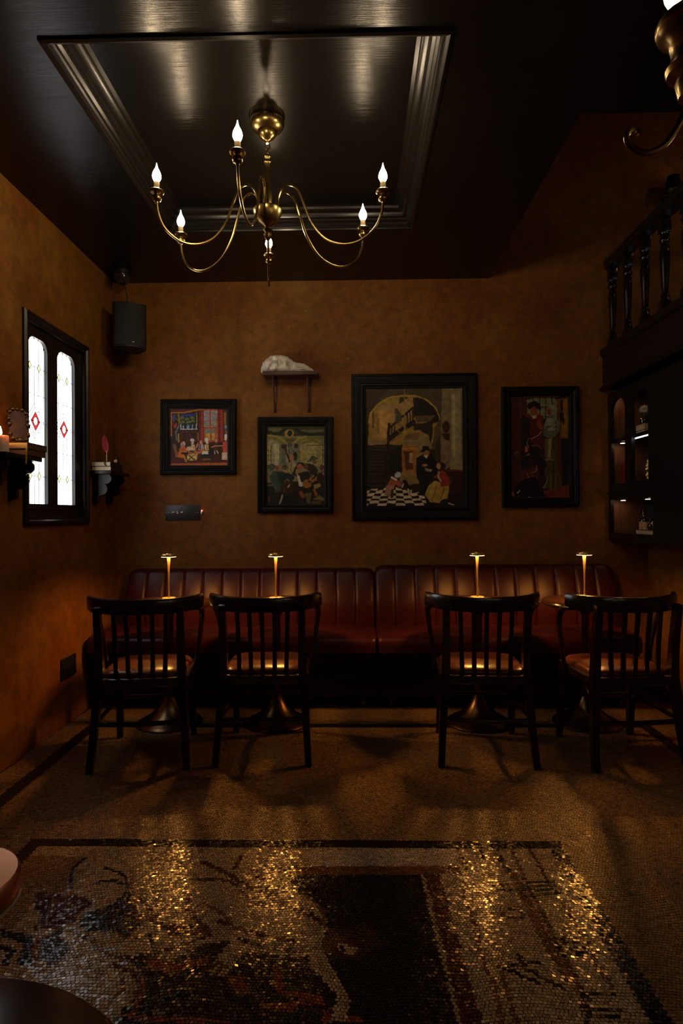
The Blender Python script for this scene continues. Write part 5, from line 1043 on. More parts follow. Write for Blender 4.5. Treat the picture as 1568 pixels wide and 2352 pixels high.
# ------------------------------------------------------------------ chairs
def chair_proto():
    t = thing('bentwood_armchair', '', 'chair', (0, 0, 0), 0, 'dark slat-back armchairs')
    # seat frame: rounded square ring board, and domed leather cushion
    def rsq(hx, hy, r, k=6):
        p = []
        for sx, sy, a0 in ((1, 1, 0), (-1, 1, 90), (-1, -1, 180), (1, -1, 270)):
            for i in range(k+1):
                a = R(a0+90*i/k); p.append((sx*(hx-r)+r*math.cos(a), sy*(hy-r)+r*math.sin(a)))
        return p
    def stack(layers):
        mb = MB(); n = len(layers[0][0]); vs = []
        for p, z in layers: vs += [(x, y, z) for x, y in p]
        fs = [(k*n+i, k*n+(i+1) % n, (k+1)*n+(i+1) % n, (k+1)*n+i) for k in range(len(layers)-1) for i in range(n)]
        fs += [tuple(range(n))[::-1], tuple((len(layers)-1)*n+i for i in range(n))]
        return mb.add(vs, fs)
    T0 = TT(0, -0.015, 0)
    s = stack([(rsq(0.215, 0.215, 0.07), 0.395), (rsq(0.225, 0.225, 0.08), 0.40), (rsq(0.228, 0.228, 0.08), 0.42), (rsq(0.228, 0.228, 0.08), 0.437), (rsq(0.222, 0.222, 0.08), 0.442)])
    s.v = [tuple(T0 @ Vector(v)) for v in s.v]; s.build('seat_frame', 'chair', t)
    lay = [(rsq(0.205*k, 0.205*k, 0.075*k), z) for k, z in ((1.0, 0.441), (1.005, 0.449), (0.985, 0.459), (0.93, 0.468), (0.82, 0.475), (0.65, 0.480), (0.42, 0.483), (0.15, 0.484))]
    c = stack(lay); c.v = [tuple(T0 @ Vector(v)) for v in c.v]; c.build('seat_cushion', 'seat', t, sharp=70)
    for s_ in (-1, 1):
        MB().tube([(s_*0.232, -0.285, 0.0), (s_*0.222, -0.25, 0.15), (s_*0.208, -0.222, 0.36), (s_*0.200, -0.215, 0.46), (s_*0.199, -0.228, 0.60), (s_*0.200, -0.252, 0.755), (s_*0.200, -0.258, 0.80)], [0.024, 0.026, 0.030, 0.031, 0.028, 0.026, 0.024], 4, 4, flat=(1.0, 0.92)).build('leg', 'chair', t, sharp=50)
        MB().tube([(s_*0.205, 0.215, 0.0), (s_*0.200, 0.195, 0.2), (s_*0.195, 0.18, 0.40)], [0.021, 0.025, 0.029], 4, 3).build('leg', 'chair', t, sharp=50)
        # bent arm from the end of the top rail down to the seat
        MB().tube([(s_*0.268, -0.10, 0.768), (s_*0.275, -0.02, 0.752), (s_*0.272, 0.035, 0.70), (s_*0.258, 0.06, 0.60), (s_*0.243, 0.065, 0.50), (s_*0.236, 0.06, 0.405)], [0.013, 0.016, 0.015, 0.013, 0.012, 0.012], 8, 5).build('arm', 'chair', t)
        MB().tube([(s_*0.218, -0.235, 0.225), (s_*0.203, -0.02, 0.235), (s_*0.199, 0.19, 0.225)], 0.011, 8, 3).build('stretcher', 'chair', t)
        MB().tube([(s_*0.214, -0.22, 0.25), (s_*0.205, -0.17, 0.33), (s_*0.20, -0.09, 0.39)], 0.009, 8, 4).build('brace', 'chair', t)
        MB().tube([(s_*0.20, 0.185, 0.25), (s_*0.17, 0.182, 0.345), (s_*0.08, 0.178, 0.396)], 0.009, 8, 4).build('brace', 'chair', t)
    # curved top rail
    mb = MB(); n = 25; vs = []
    for i in range(n):
        a = R(-72+144*i/(n-1)); rx, ry = 0.29, 0.255
        x = rx*math.sin(a)/math.sin(R(72))*0.975; y = -0.005-ry*math.cos(a)-0.0
        nx, ny = math.sin(a)*0.9, -math.cos(a); q = math.hypot(nx, ny); nx /= q; ny /= q
        up = 0.006*(abs(a)/R(72))**2; dn = 0.012*(abs(a)/R(72))**3
        for off, z in ((0.014, 0.762+dn), (0.016, 0.775+dn), (0.016, 0.822+up), (0.010, 0.834+up), (-0.006, 0.836+up), (-0.011, 0.828+up), (-0.011, 0.77+dn), (-0.006, 0.76+dn)):
            vs.append((x+nx*off, y+ny*off, z))
    fs = [(i*8+k, i*8+(k+1) % 8, (i+1)*8+(k+1) % 8, (i+1)*8+k) for i in range(n-1) for k in range(8)]
    fs += [tuple(range(8))[::-1], tuple((n-1)*8+k for k in range(8))]
    mb.add(vs, fs).build('top_rail', 'chair', t, sharp=45)
    for i in range(5):
        u = (i-2)/2; x0 = u*0.118; x1 = u*0.128
        yb = -0.218; yt = -0.005-0.255*math.cos(math.asin(min(1, x1/0.297)))
        MB().tube([(x0, yb, 0.43), (x0*0.5+x1*0.5, (yb+yt)/2+0.006, 0.60), (x1, yt, 0.775)], [0.0165, 0.0145, 0.0155], 4, 3, flat=(0.6, 1.0)).build('slat', 'chair', t, sharp=50)
    MB().tube([(-0.218, -0.243, 0.222), (0, -0.262, 0.222), (0.218, -0.243, 0.222)], 0.0125, 8, 4).build('stretcher', 'chair', t)
    MB().tube([(-0.199, 0.192, 0.235), (0, 0.19, 0.235), (0.199, 0.192, 0.235)], 0.011, 8, 2).build('stretcher', 'chair', t)
    return t
cp = chair_proto()
for i, (mx, my, rz, lb) in enumerate([(-1.068, 3.084, 7, 'dark slat-back armchair nearest the window wall, turned slightly left'), (-0.469, 3.146, 1.6, 'dark slat-back armchair second from the window wall'), (0.652, 3.133, -3, 'dark slat-back armchair second from the bookcase'), (1.386, 3.106, 5, 'dark slat-back armchair at the right edge, nearest the bookcase')]):
    o = cp if i == 0 else copy_tree(cp)
    o.location = (mx-math.sin(R(rz))*0.275, my+math.cos(R(rz))*0.275, 0); o.rotation_euler = (0, 0, R(rz)); o['label'] = lb
# ------------------------------------------------------------------ chandeliers
BULBP = [(0.0075, 0.0), (0.0125, 0.006), (0.0175, 0.016), (0.019, 0.025), (0.0165, 0.037), (0.0115, 0.048), (0.0065, 0.058), (0.0035, 0.067), (0.0018, 0.076), (0.0001, 0.082)]
def candle(arm, x, y, z, s=1.0):
    # drip cup, sleeve and bulb standing on the arm's end
    T = TT(x, y, z)
    sc = lambda p: [(r*s, h*s) for r, h in p]
    MB().lathe(sc([(0.0001, -0.008), (0.007, -0.006), (0.008, 0.0), (0.017, 0.006), (0.021, 0.015), (0.019, 0.024), (0.011, 0.030), (0.011, 0.033), (0.026, 0.036), (0.031, 0.042), (0.031, 0.046), (0.026, 0.051), (0.014, 0.053), (0.0001, 0.053)]), 20, T).build('candle_cup', 'brass', arm)
    MB().lathe(sc([(0.0115, 0.052), (0.0115, 0.083), (0.008, 0.084), (0.0001, 0.084)]), 14, T).build('candle_sleeve', 'ivory', arm)
    MB().lathe(sc([(r, h+0.084) for r, h in BULBP]), 12, T).build('bulb', 'bulb', arm, sharp=60)
def chandelier():
    cx, cy = -0.388, 2.862
    t = thing('chandelier', 'six-armed aged brass chandelier with lit candle bulbs hanging in the ceiling recess', 'chandelier', (cx, cy, ZR))
    Zl = lambda z: z-ZR
    MB().lathe([(r, Zl(z)) for r, z in [(0.0001, 3.05), (0.074, 3.05), (0.078, 3.042), (0.078, 3.03), (0.070, 3.014), (0.052, 3.002), (0.044, 2.998), (0.042, 2.985), (0.034, 2.972), (0.018, 2.960), (0.010, 2.953), (0.008, 2.944), (0.0001, 2.944)]], 32).build('canopy', 'brass', t)
    def link(z, rz, h=0.034, w=0.022):
        pts = [(w/2*math.cos(a), 0, h/2*math.sin(a)) for a in [2*math.pi*i/20 for i in range(21)]]
        MB().tube(pts, 0.0028, 8, T=TT(0, 0, Zl(z), rz=rz)).build('chain_link', 'brass', t)
    link(2.932, 0.3); link(2.905, 1.8)
    MB().lathe([(r, Zl(z)) for r, z in [(0.0001, 2.898), (0.006, 2.896), (0.014, 2.890), (0.016, 2.880), (0.011, 2.872), (0.010, 2.868), (0.016, 2.863), (0.017, 2.856), (0.013, 2.850), (0.013, 2.82), (0.016, 2.78), (0.020, 2.73), (0.022, 2.69), (0.018, 2.665), (0.014, 2.65), (0.022, 2.645), (0.03, 2.64)]], 20).build('stem', 'brass', t)
    MB().lathe([(r, Zl(z)) for r, z in [(0.0001, 2.642), (0.062, 2.644), (0.066, 2.64), (0.066, 2.634), (0.062, 2.62), (0.052, 2.597), (0.036, 2.578), (0.018, 2.568), (0.012, 2.562), (0.018, 2.556), (0.022, 2.549), (0.016, 2.541), (0.012, 2.536), (0.019, 2.528), (0.016, 2.514), (0.008, 2.503), (0.0001, 2.498)]], 28).build('bowl', 'brass', t)
    ends = [(-0.432, 2.361), (-0.825, 2.637), (0.128, 2.668), (-0.837, 3.049), (0.048, 3.013), (-0.443, 3.308)]
    for ex, ey in ends:
        dx, dy = ex-cx, ey-cy; Rr = math.hypot(dx, dy); ux, uy = dx/Rr, dy/Rr
        k = Rr/0.48
        pr = [(0.045, 2.632), (0.045, 2.68), (0.062, 2.722), (0.095, 2.734), (0.132, 2.705), (0.160, 2.630), (0.190, 2.545), (0.245, 2.465), (0.315, 2.425), (0.385, 2.425), (0.445, 2.465), (0.472, 2.52), (0.480, 2.572)]
        a = MB().tube([(ux*r*k, uy*r*k, Zl(z)) for r, z in pr], [0.0058]*len(pr), 8, 5).build('arm', 'brass', t)
        candle(a, dx, dy, Zl(2.572))
chandelier()
def chandelier_near():
    # hangs closer to the camera, most of it outside the frame
    ax, ay, az = 0.462, 0.86, 1.822
    bx, by = 1.02, 0.95
    t = thing('scroll_chandelier', 'brass chandelier at the top right corner with a scrolled arm end and a lit bulb', 'chandelier', (bx, by, ZC))
    Zl = lambda z: z-ZC
    MB().lathe([(0.0001, 0), (0.07, 0), (0.07, -0.02), (0.03, -0.05), (0.008, -0.06), (0.008, -0.70), (0.02, -0.72), (0.028, -0.80), (0.02, -0.88), (0.045, -0.95), (0.075, -1.02), (0.06, -1.10), (0.02, -1.16), (0.0001, -1.19)], 24).build('stem', 'brass', t)
    dx, dy = ax-bx, ay-by; base_a = math.atan2(dy, dx); L = math.hypot(dx, dy)
    for i in range(4):
        an = base_a+2*math.pi*i/4; ux, uy = math.cos(an), math.sin(an)
        zl = Zl(az)
        # S arm: out of the body, under the cup, then down and out into a scroll
        pr = [(0.05, zl-0.06), (0.16, zl-0.14), (0.30, zl-0.13), (0.42, zl-0.035), (L-0.02, zl-0.012), (L+0.010, zl-0.026), (L+0.026, zl-0.054), (L+0.046, zl-0.080), (L+0.072, zl-0.092), (L+0.095, zl-0.084), (L+0.099, zl-0.070), (L+0.088, zl-0.062), (L+0.079, zl-0.069)]
        a = MB().tube([(ux*r, uy*r, z) for r, z in pr], [0.0055]*5+[0.0045]*4+[0.0038]*4, 8, 5).build('arm', 'brass', t)
        T = TT(ux*L, uy*L, zl)
        MB().lathe([(0.0001, -0.012), (0.02, -0.010), (0.024, 0.010), (0.022, 0.016), (0.034, 0.022), (0.036, 0.030), (0.030, 0.038), (0.028, 0.050), (0.031, 0.064), (0.040, 0.074), (0.046, 0.079), (0.048, 0.088), (0.045, 0.096), (0.0001, 0.098)], 24, T).build('candle_cup', 'brass', a)
        MB().lathe([(0.015, 0.096), (0.015, 0.101), (0.0001, 0.102)], 14, T).build('candle_sleeve', 'ivory', a)
        MB().lathe([(r*2.0, h*1.8+0.100) for r, h in BULBP], 12, T).build('bulb', 'bulb2', a, sharp=60)
M['bulb2'] = emit('lit_near_bulb', (1.0, 0.74, 0.46), BULB*0.12)
chandelier_near()

# ------------------------------------------------------------------ pictures on the back wall
def painting(x0, x1, z0, z1, fw, data, nu, label, name, gain, tilt=0.0):
    W, H = x1-x0, z1-z0
    t = thing(name, label, 'painting', ((x0+x1)/2, YB, (z0+z1)/2), 0, 'framed oil paintings'); t.rotation_euler = (0, tilt, 0)
    pr = [(0.0, -0.001), (0.0, -0.026), (0.006, -0.034), (0.016, -0.036), (0.020, -0.030), (0.026, -0.030), (fw*0.45, -0.026), (fw*0.62, -0.022), (fw*0.68, -0.026), (fw*0.78, -0.026), (fw*0.84, -0.018), (fw, -0.014), (fw, -0.004)]
    vs = []
    for d, y in pr: vs += [(-W/2+d, y, -H/2+d), (W/2-d, y, -H/2+d), (W/2-d, y, H/2-d), (-W/2+d, y, H/2-d)]
    fr = MB().add(vs, [(k*4+i, k*4+(i+1) % 4, k*4+4+(i+1) % 4, k*4+4+i) for k in range(len(pr)-1) for i in range(4)]).build('frame', 'frame', t, sharp=25)
    bd = MB(); step = 0.013; d = 0.011
    oct_ = [(1, 0, 0), (0, 0, 1), (-1, 0, 0), (0, 0, -1), (0, -1, 0)]
    def bead(x, z): bd.add([(x+a*0.0052, -0.034+b*0.005, z+c*0.0052) for a, b, c in oct_], [(0, 1, 4), (1, 2, 4), (2, 3, 4), (3, 0, 4)])
    for i in range(int((W-2*d)/step)+1):
        bead(-W/2+d+i*step, -H/2+d); bead(-W/2+d+i*step, H/2-d)
    for i in range(1, int((H-2*d)/step)):
        bead(-W/2+d, -H/2+d+i*step); bead(W/2-d, -H/2+d+i*step)
    bd.build('bead_moulding', 'frame', fr)
    # canvas: a flat painted sheet
    cw, ch = W-2*fw+0.004, H-2*fw+0.004; nv = int(nu*ch/cw)
    u, v = np.meshgrid((np.arange(nu)+0.5)/nu, (np.arange(nv)+0.5)/nv, indexing='ij'); u = u.ravel(); v = v.ravel()
    uu = u+0.0022*np.sin(v*61+u*17)+rng.normal(0, 0.0012, u.size); vv = v+0.0018*np.sin(u*53-v*23)+rng.normal(0, 0.0012, u.size)
    col = np.zeros((u.size, 3)); asp = ch/cw
    for kind, hx, wd, pts in data:
        m = inpoly(uu, vv, pts) if kind == 'p' else nearline(uu, vv*asp, [(a, b*asp) for a, b in pts], wd*0.5)
        cc = np.array(lin(hx)); col[m] = cc
    blot = 1+0.22*np.sin(u*37+3*np.sin(v*29))*np.sin(v*31+2*np.sin(u*23))
    col = col*(blot*np.exp(rng.normal(0, 0.06, u.size)))[:, None]*gain
    col = np.clip(col, 0.002, 0.9)
    # cells as quads sharing corners: colour per face corner
    gx = np.linspace(-cw/2, cw/2, nu+1); gz = np.linspace(ch/2, -ch/2, nv+1)
    X, Zz = np.meshgrid(gx, gz, indexing='ij')
    co = np.stack([X.ravel(), np.full(X.size, -0.008), Zz.ravel()], 1)
    i, j = np.meshgrid(np.arange(nu), np.arange(nv), indexing='ij'); k = (i*(nv+1)+j).ravel()
    f = np.stack([k+1, k+nv+2, k+nv+1, k], 1)
    # smooth the paint between cells: average to the vertices
    G = col.reshape(nu, nv, 3); Pd = np.pad(G, ((1, 1), (1, 1), (0, 0)), mode='edge')
    vc = (Pd[:-1, :-1]+Pd[1:, :-1]+Pd[:-1, 1:]+Pd[1:, 1:])/4
    nb = len(co); back = np.array([(-cw/2, -0.003, -ch/2), (cw/2, -0.003, -ch/2), (cw/2, -0.003, ch/2), (-cw/2, -0.003, ch/2)])
    me = bpy.data.meshes.new('canvas'); me.from_pydata(np.concatenate([co, back]).tolist(), [], f.tolist()+[(nb, nb+1, nb+2, nb+3)])
    a = me.color_attributes.new('Col', 'FLOAT_COLOR', 'POINT')
    cc = np.concatenate([np.concatenate([vc.reshape(-1, 3), np.ones((nb, 1))], 1), np.tile([0.1, 0.08, 0.05, 1], (4, 1))])
    a.data.foreach_set('color', cc.ravel().astype(np.float32)); me.materials.append(M['canvas'])
    o = bpy.data.objects.new('canvas', me); C.objects.link(o); o.parent = t
painting(-1.405, -0.852, 1.547, 2.093, 0.068, PAINT_PARTY, 200, 'black-framed square painting of a family party by a red-curtained window', 'party_painting', 1.25, R(0.35))
painting(-0.700, -0.153, 1.264, 1.958, 0.066, PAINT_TAVERN, 200, 'black-framed painting of a guitar player among tavern guests', 'tavern_painting', 0.95, R(0.4))
painting(-0.018, 0.884, 1.208, 2.262, 0.105, PAINT_HALL, 280, 'largest black-framed painting, of a stair hall with a chequered floor', 'hall_painting', 1.05)
painting(1.058, 1.606, 1.296, 2.160, 0.068, PAINT_COUPLE, 200, 'black-framed tall painting of a couple by a barred window', 'couple_painting', 0.9)

# ------------------------------------------------------------------ bracket shelf with the plaster head
def head_shelf():
    X0, X1, zt = -0.640, -0.250, 2.262
    t = thing('bracket_shelf', 'small dark wood shelf on two rusty iron brackets above the tavern painting', 'shelf', ((X0+X1)/2, YB, zt))
    W = X1-X0
    MB().rbox(-W/2, W/2, -0.155, -0.002, -0.028, 0, 0.002).build('board', 'shelfwood', t)
    for x in (-0.128, 0.118):
        b = MB().rbox(x-0.011, x+0.011, -0.006, -0.001, -0.27, -0.028, 0.0015).rbox(x-0.011, x+0.011, -0.14, -0.001, -0.033, -0.028, 0.0015)
        b.tube([(x, -0.008, -0.245), (x, -0.03, -0.235), (x, -0.075, -0.13), (x, -0.115, -0.045), (x, -0.13, -0.034)], 0.006, 6, 4)
        b.tube([(x, -0.006, -0.245), (x, -0.02, -0.262), (x, -0.034, -0.252), (x, -0.03, -0.238)], 0.0045, 6, 4)
        b.build('bracket', 'iron', t)
        for z in (-0.07, -0.2): MB().sphere((x, -0.007, z), 0.004).build('screw', 'nickel', t)
    # plaster head lying on its side, crown to the left, face to the room
    h = tag(bpy.data.objects.new('plaster_head', None), 'white plaster cast of a sleeping head lying on the bracket shelf', 'sculpture'); C.objects.link(h)
    h.location = (-0.465, YB-0.08, zt)
    n, m = 150, 96; vs = []; fs = []
    XA, XB_ = -0.20, 0.19
    tops = [(0, 0.0), (0.02, 0.040), (0.06, 0.070), (0.12, 0.090), (0.2, 0.110), (0.30, 0.113), (0.40, 0.112), (0.48, 0.104), (0.56, 0.086), (0.62, 0.070), (0.68, 0.064), (0.78, 0.058), (0.86, 0.045), (0.92, 0.030), (0.97, 0.018), (1.0, 0.0)]
    def interp(tb, u):
        for (a, p), (b, q) in zip(tb[:-1], tb[1:]):
            if u <= b: s = (u-a)/(b-a); s = s*s*(3-2*s); return p+(q-p)*s
        return tb[-1][1]
    G = [ # u, v (height 0..1 of the local top), su, sv, amount outwards (metres)
        (0.165, 0.70, .020, .10, .007), (0.165, 0.32, .020, .10, .007), (0.205, 0.72, .022, .10, -.013), (0.21, 0.71, .011, .06, .008), (0.205, 0.30, .022, .09, -.013), (0.21, 0.30, .011, .055, .008),
        (0.12, 0.5, .05, .30, .007), (0.235, 0.50, .035, .06, .012), (0.295, 0.50, .030, .075, .015), (0.325, 0.50, .018, .08, .009), (0.325, 0.38, .013, .045, .005), (0.325, 0.62, .013, .045, .005), (0.347, 0.50, .012, .08, -.005),
        (0.380, 0.5, .013, .10, .006), (0.397, 0.5, .007, .13, -.008), (0.415, 0.5, .013, .09, .007), (0.440, 0.5, .014, .09, -.006), (0.485, 0.5, .030, .12, .016), (0.36, 0.30, .03, .05, -.006), (0.36, 0.70, .03, .05, -.006),
        (0.28, 0.20, .045, .11, .009), (0.28, 0.80, .045, .10, .009), (0.57, 0.5, .028, .3, -.012), (0.66, 0.62, .05, .05, .006), (0.74, 0.45, .08, .04, -.006), (0.80, 0.30, .06, .05, .005), (0.91, 0.4, .008, .3, -.005)]
    for i in range(n+1):
        u = i/n; u2 = 0.5-0.5*math.cos(math.pi*u); H = 1.13*interp(tops, u2); x = XA+(XB_-XA)*u2
        D = 0.062*(H/0.128)**0.8 if H > 0 else 0
        for k in range(m):
            a = 2*math.pi*k/m; cy_, sz = math.cos(a), math.sin(a)
            y = -D*math.copysign(abs(cy_)**0.85, cy_); z = H/2+H/2*math.copysign(abs(sz)**0.85, sz)
            vv = z/H if H > 1e-4 else 0; out = 0
            if cy_ > 0 and H > 0.01:
                for gu, gv, su, sv, am in G: out += am*math.exp(-((u2-gu)/su)**2-((vv-gv)/sv)**2)
                out *= 2.1*min(1, cy_*2.2)
            hair = 0.003*math.sin(26*vv+60*u2+3*math.sin(14*vv))*math.exp(-((u2-0.04)/0.07)**2) if H > 0.01 else 0
            crease = 0.0016*math.sin(46*vv-24*u2)*(1 if u2 > 0.62 else 0)*min(1, H/0.03)
            rad = out+hair+crease
            vs.append((x, y-rad*abs(cy_), max(0.0008, z+rad*sz*0.5)))
    for i in range(n):
        for k in range(m): fs.append((i*m+k, i*m+(k+1) % m, (i+1)*m+(k+1) % m, (i+1)*m+k))
    b = MB().add(vs, fs).build('cast', 'marble', h, sharp=75)
head_shelf()

# ------------------------------------------------------------------ switch plate, socket, speaker, security camera
def plates():
    t = thing('switch_plate', 'dark metal switch plate with toggles under the party painting', 'switch', (-1.249, YB, 1.272), 0)
    MB().rbox(-0.128, 0.128, -0.006, -0.0005, -0.056, 0.056, 0.0015).build('plate', 'steel', t)
    for x in (-0.070, -0.036, -0.005):
        k = MB().lathe([(0.009, 0), (0.009, 0.003), (0.006, 0.005), (0.004, 0.005), (0.0035, 0.016), (0.005, 0.020), (0.0001, 0.022)], 12, TT(x, -0.006, 0, rx=R(90 if x != -0.036 else 62))); k.build('toggle', 'nickel', t)
    for x in (0.044, 0.056, 0.063):
        MB().lathe([(0.0035, 0), (0.003, 0.002), (0.0001, 0.002)], 8, TT(x, -0.0055, 0.004 if x == 0.056 else -0.003, rx=R(90))).build('socket_hole', 'plastic', t)
    for x in (-0.120, -0.098, 0.095, 0.112): MB().lathe([(0.004, 0), (0.003, 0.0018), (0.0001, 0.002)], 10, TT(x, -0.006, 0, rx=R(90))).build('screw', 'nickel', t)
    t2 = thing('indicator_light', 'tiny red indicator light beside the switch plate', 'light', (-1.108, YB, 1.278))
    MB().rbox(-0.009, 0.007, -0.010, -0.0005, -0.024, 0.004, 0.002).build('housing', 'nickel', t2)
    MB().sphere((-0.001, -0.011, 0.008), 0.0045).build('diode', 'led', t2)
    t = thing('wall_socket', 'black double wall socket low on the left wall', 'socket', (XL, 3.785, 0.342))
    MB().rbox(0.0005, 0.009, -0.098, 0.098, -0.062, 0.062, 0.002).build('plate', 'plastic', t)
    for y in (-0.048, 0.048):
        f = MB().rbox(0.008, 0.012, y-0.032, y+0.032, -0.03, 0.03, 0.001).build('socket_face', 'plastic', t)
        for q, z in ((0, 0.012), (-0.012, -0.006), (0.012, -0.006)): MB().rbox(0.0115, 0.0128, y+q-0.003, y+q+0.003, z-0.006, z+0.006, 0.0005).build('pin_hole', 'nickel', f)
plates()
def speaker():
    t = thing('wall_speaker', 'black cabinet loudspeaker mounted high in the window corner', 'speaker', (-1.565, 4.36, 2.40), R(24))
    # body: curved front, narrower back (local -y faces the room)
    def plan(off=0.0, k=12):
        p = []
        for i in range(k+1):
            x = -0.108+0.216*i/k; p.append((x, -0.10-0.032*(1-(x/0.108)**2)-off))
        return p+[(0.108, -0.02), (0.06, 0.09), (-0.06, 0.09), (-0.108, -0.02)]
    pl = plan(); n = len(pl); H = 0.30
    zt = lambda x, y: 0
    vs = [(x, y, 0.0) for x, y in pl]+[(x, y, H) for x, y in pl]
    b = MB().add(vs, [tuple(range(n))[::-1], tuple(range(n, 2*n))]+[(i, (i+1) % n, (i+1) % n+n, i+n) for i in range(n)]).build('cabinet', 'plastic', t, sharp=30)
    k = 12; g = [(-0.096+0.192*i/k) for i in range(k+1)]
    gv = [(x, -0.1015-0.032*(1-(x/0.108)**2)-0.004, z) for z in (0.012, H-0.012) for x in g]
    gv += [(x, -0.09, z) for z in (0.012, H-0.012) for x in g]
    m = k+1
    gf = [(i, i+1, m+i+1, m+i) for i in range(k)]+[(2*m+i, 2*m+m+i, 2*m+m+i+1, 2*m+i+1) for i in range(k)]
    gf += [(i, 2*m+i, 2*m+i+1, i+1) for i in range(k)]+[(m+i, m+i+1, 3*m+i+1, 3*m+i) for i in range(k)]+[(0, m, 3*m, 2*m), (k, 2*m+k, 3*m+k, m+k)]
    gr = MB().add(gv, gf).build('grille', 'grille', t, sharp=40)
    MB().rbox(0.012, 0.026, -0.141, -0.137, 0.028, 0.032, 0.0005).build('badge', 'nickel', gr)
    MB().lathe([(0.007, 0), (0.007, 0.0015), (0.0001, 0.0015)], 14, TT(0.012, -0.1362, 0.235, rx=R(90))).build('emblem', 'plastic', gr)
    MB().rbox(-0.02, 0.02, 0.085, 0.125, 0.10, 0.20, 0.004).rbox(-0.05, 0.05, 0.115, 0.125, 0.07, 0.23, 0.003).build('wall_bracket', 'plastic', t)
    MB().tube([(-0.01, 0.0, H), (-0.012, 0.0, H+0.08), (-0.03, -0.01, H+0.165)], 0.003, 6, 4).build('cable', 'plastic', t)
    c = thing('security_camera', 'black dome camera under the ceiling above the loudspeaker', 'camera', (-1.60, 4.33, ZC))
    MB().lathe([(0.0001, 0), (0.062, 0), (0.064, -0.006), (0.062, -0.03), (0.056, -0.034), (0.0001, -0.034)], 28).build('mount', 'plastic', c)
    d = MB().lathe([(0.056, -0.030), (0.056, -0.045), (0.052, -0.06), (0.044, -0.078), (0.03, -0.093), (0.014, -0.101), (0.0001, -0.103)], 28).build('dome', 'glassdark', c)
    MB().lathe([(0.020, 0), (0.022, 0.004), (0.016, 0.012), (0.010, 0.013), (0.010, 0.006), (0.0001, 0.006)], 18, TT(0.012, -0.040, -0.066, rx=R(112), rz=R(12))).build('lens', 'plastic', d)
    for i in range(4): MB().sphere((-0.006+i*0.009, -0.043, -0.086-0.0015*i), 0.0028).build('infrared_led', 'nickel', d)
speaker()

# ------------------------------------------------------------------ scroll shelves on the left wall and what stands on them
def corbel():
    p = [(0.0, -0.022), (0.125, -0.022)]
    p += [(0.088+0.040*math.cos(a), -0.052+0.034*math.sin(a)) for a in [R(50-15*i) for i in range(11)]]
    p += [(0.062+0.038*math.cos(a), -0.120+0.042*math.sin(a)) for a in [R(48-14*i) for i in range(8)]]
    p += [(0.030+0.016*math.cos(a), -0.185+0.03*math.sin(a)) for a in [R(40-20*i) for i in range(6)]]
    p += [(0.006, -0.222), (0.0, -0.222)]
    return p
def scroll_shelf(y, label):
    t = thing('scroll_shelf', label, 'shelf', (XL, y, 1.55), 0, 'carved scroll shelves')
    MB().rbox(0.001, 0.145, -0.17, 0.17, -0.022, 0, 0.003).build('board', 'blackwood', t)
    for q in (-0.125, 0.105):
        pr = MB().prism([(x+0.001, z) for x, z in corbel()], 0.022, TT(0, q, 0)); pr.build('bracket', 'blackwood', t, sharp=30)
    return t
scroll_shelf(4.275, 'black carved scroll shelf between the window and the corner')
scroll_shelf(3.025, 'black carved scroll shelf at the left edge in front of the window')
def book(x0, x1, y0, y1, z0, z1, label, cat_group, cover='cover', spine='+x'):
    t = thing('book', label, 'book', ((x0+x1)/2, (y0+y1)/2, z0), 0, cat_group)
    hx, hy, H = (x1-x0)/2, (y1-y0)/2, z1-z0
    c = MB().rbox(-hx, hx, -hy, hy, 0, 0.0025, 0.0008, 1).rbox(-hx, hx, -hy, hy, H-0.0025, H, 0.0008, 1)
    if spine == '+x': c.rbox(hx-0.004, hx, -hy, hy, 0, H, 0.0015, 1)
    elif spine == '-x': c.rbox(-hx, -hx+0.004, -hy, hy, 0, H, 0.0015, 1)
    elif spine == '-y': c.rbox(-hx, hx, -hy, -hy+0.004, 0, H, 0.0015, 1)
    c.build('cover', cover, t)
    e = 0.004
    MB().box(-hx+e if spine != '-x' else -hx+0.004, hx-0.004, -hy+(0.0015 if spine != '-y' else 0.004), hy-e, 0.0025, H-0.0025).build('page_block', 'paper', t)
    return t
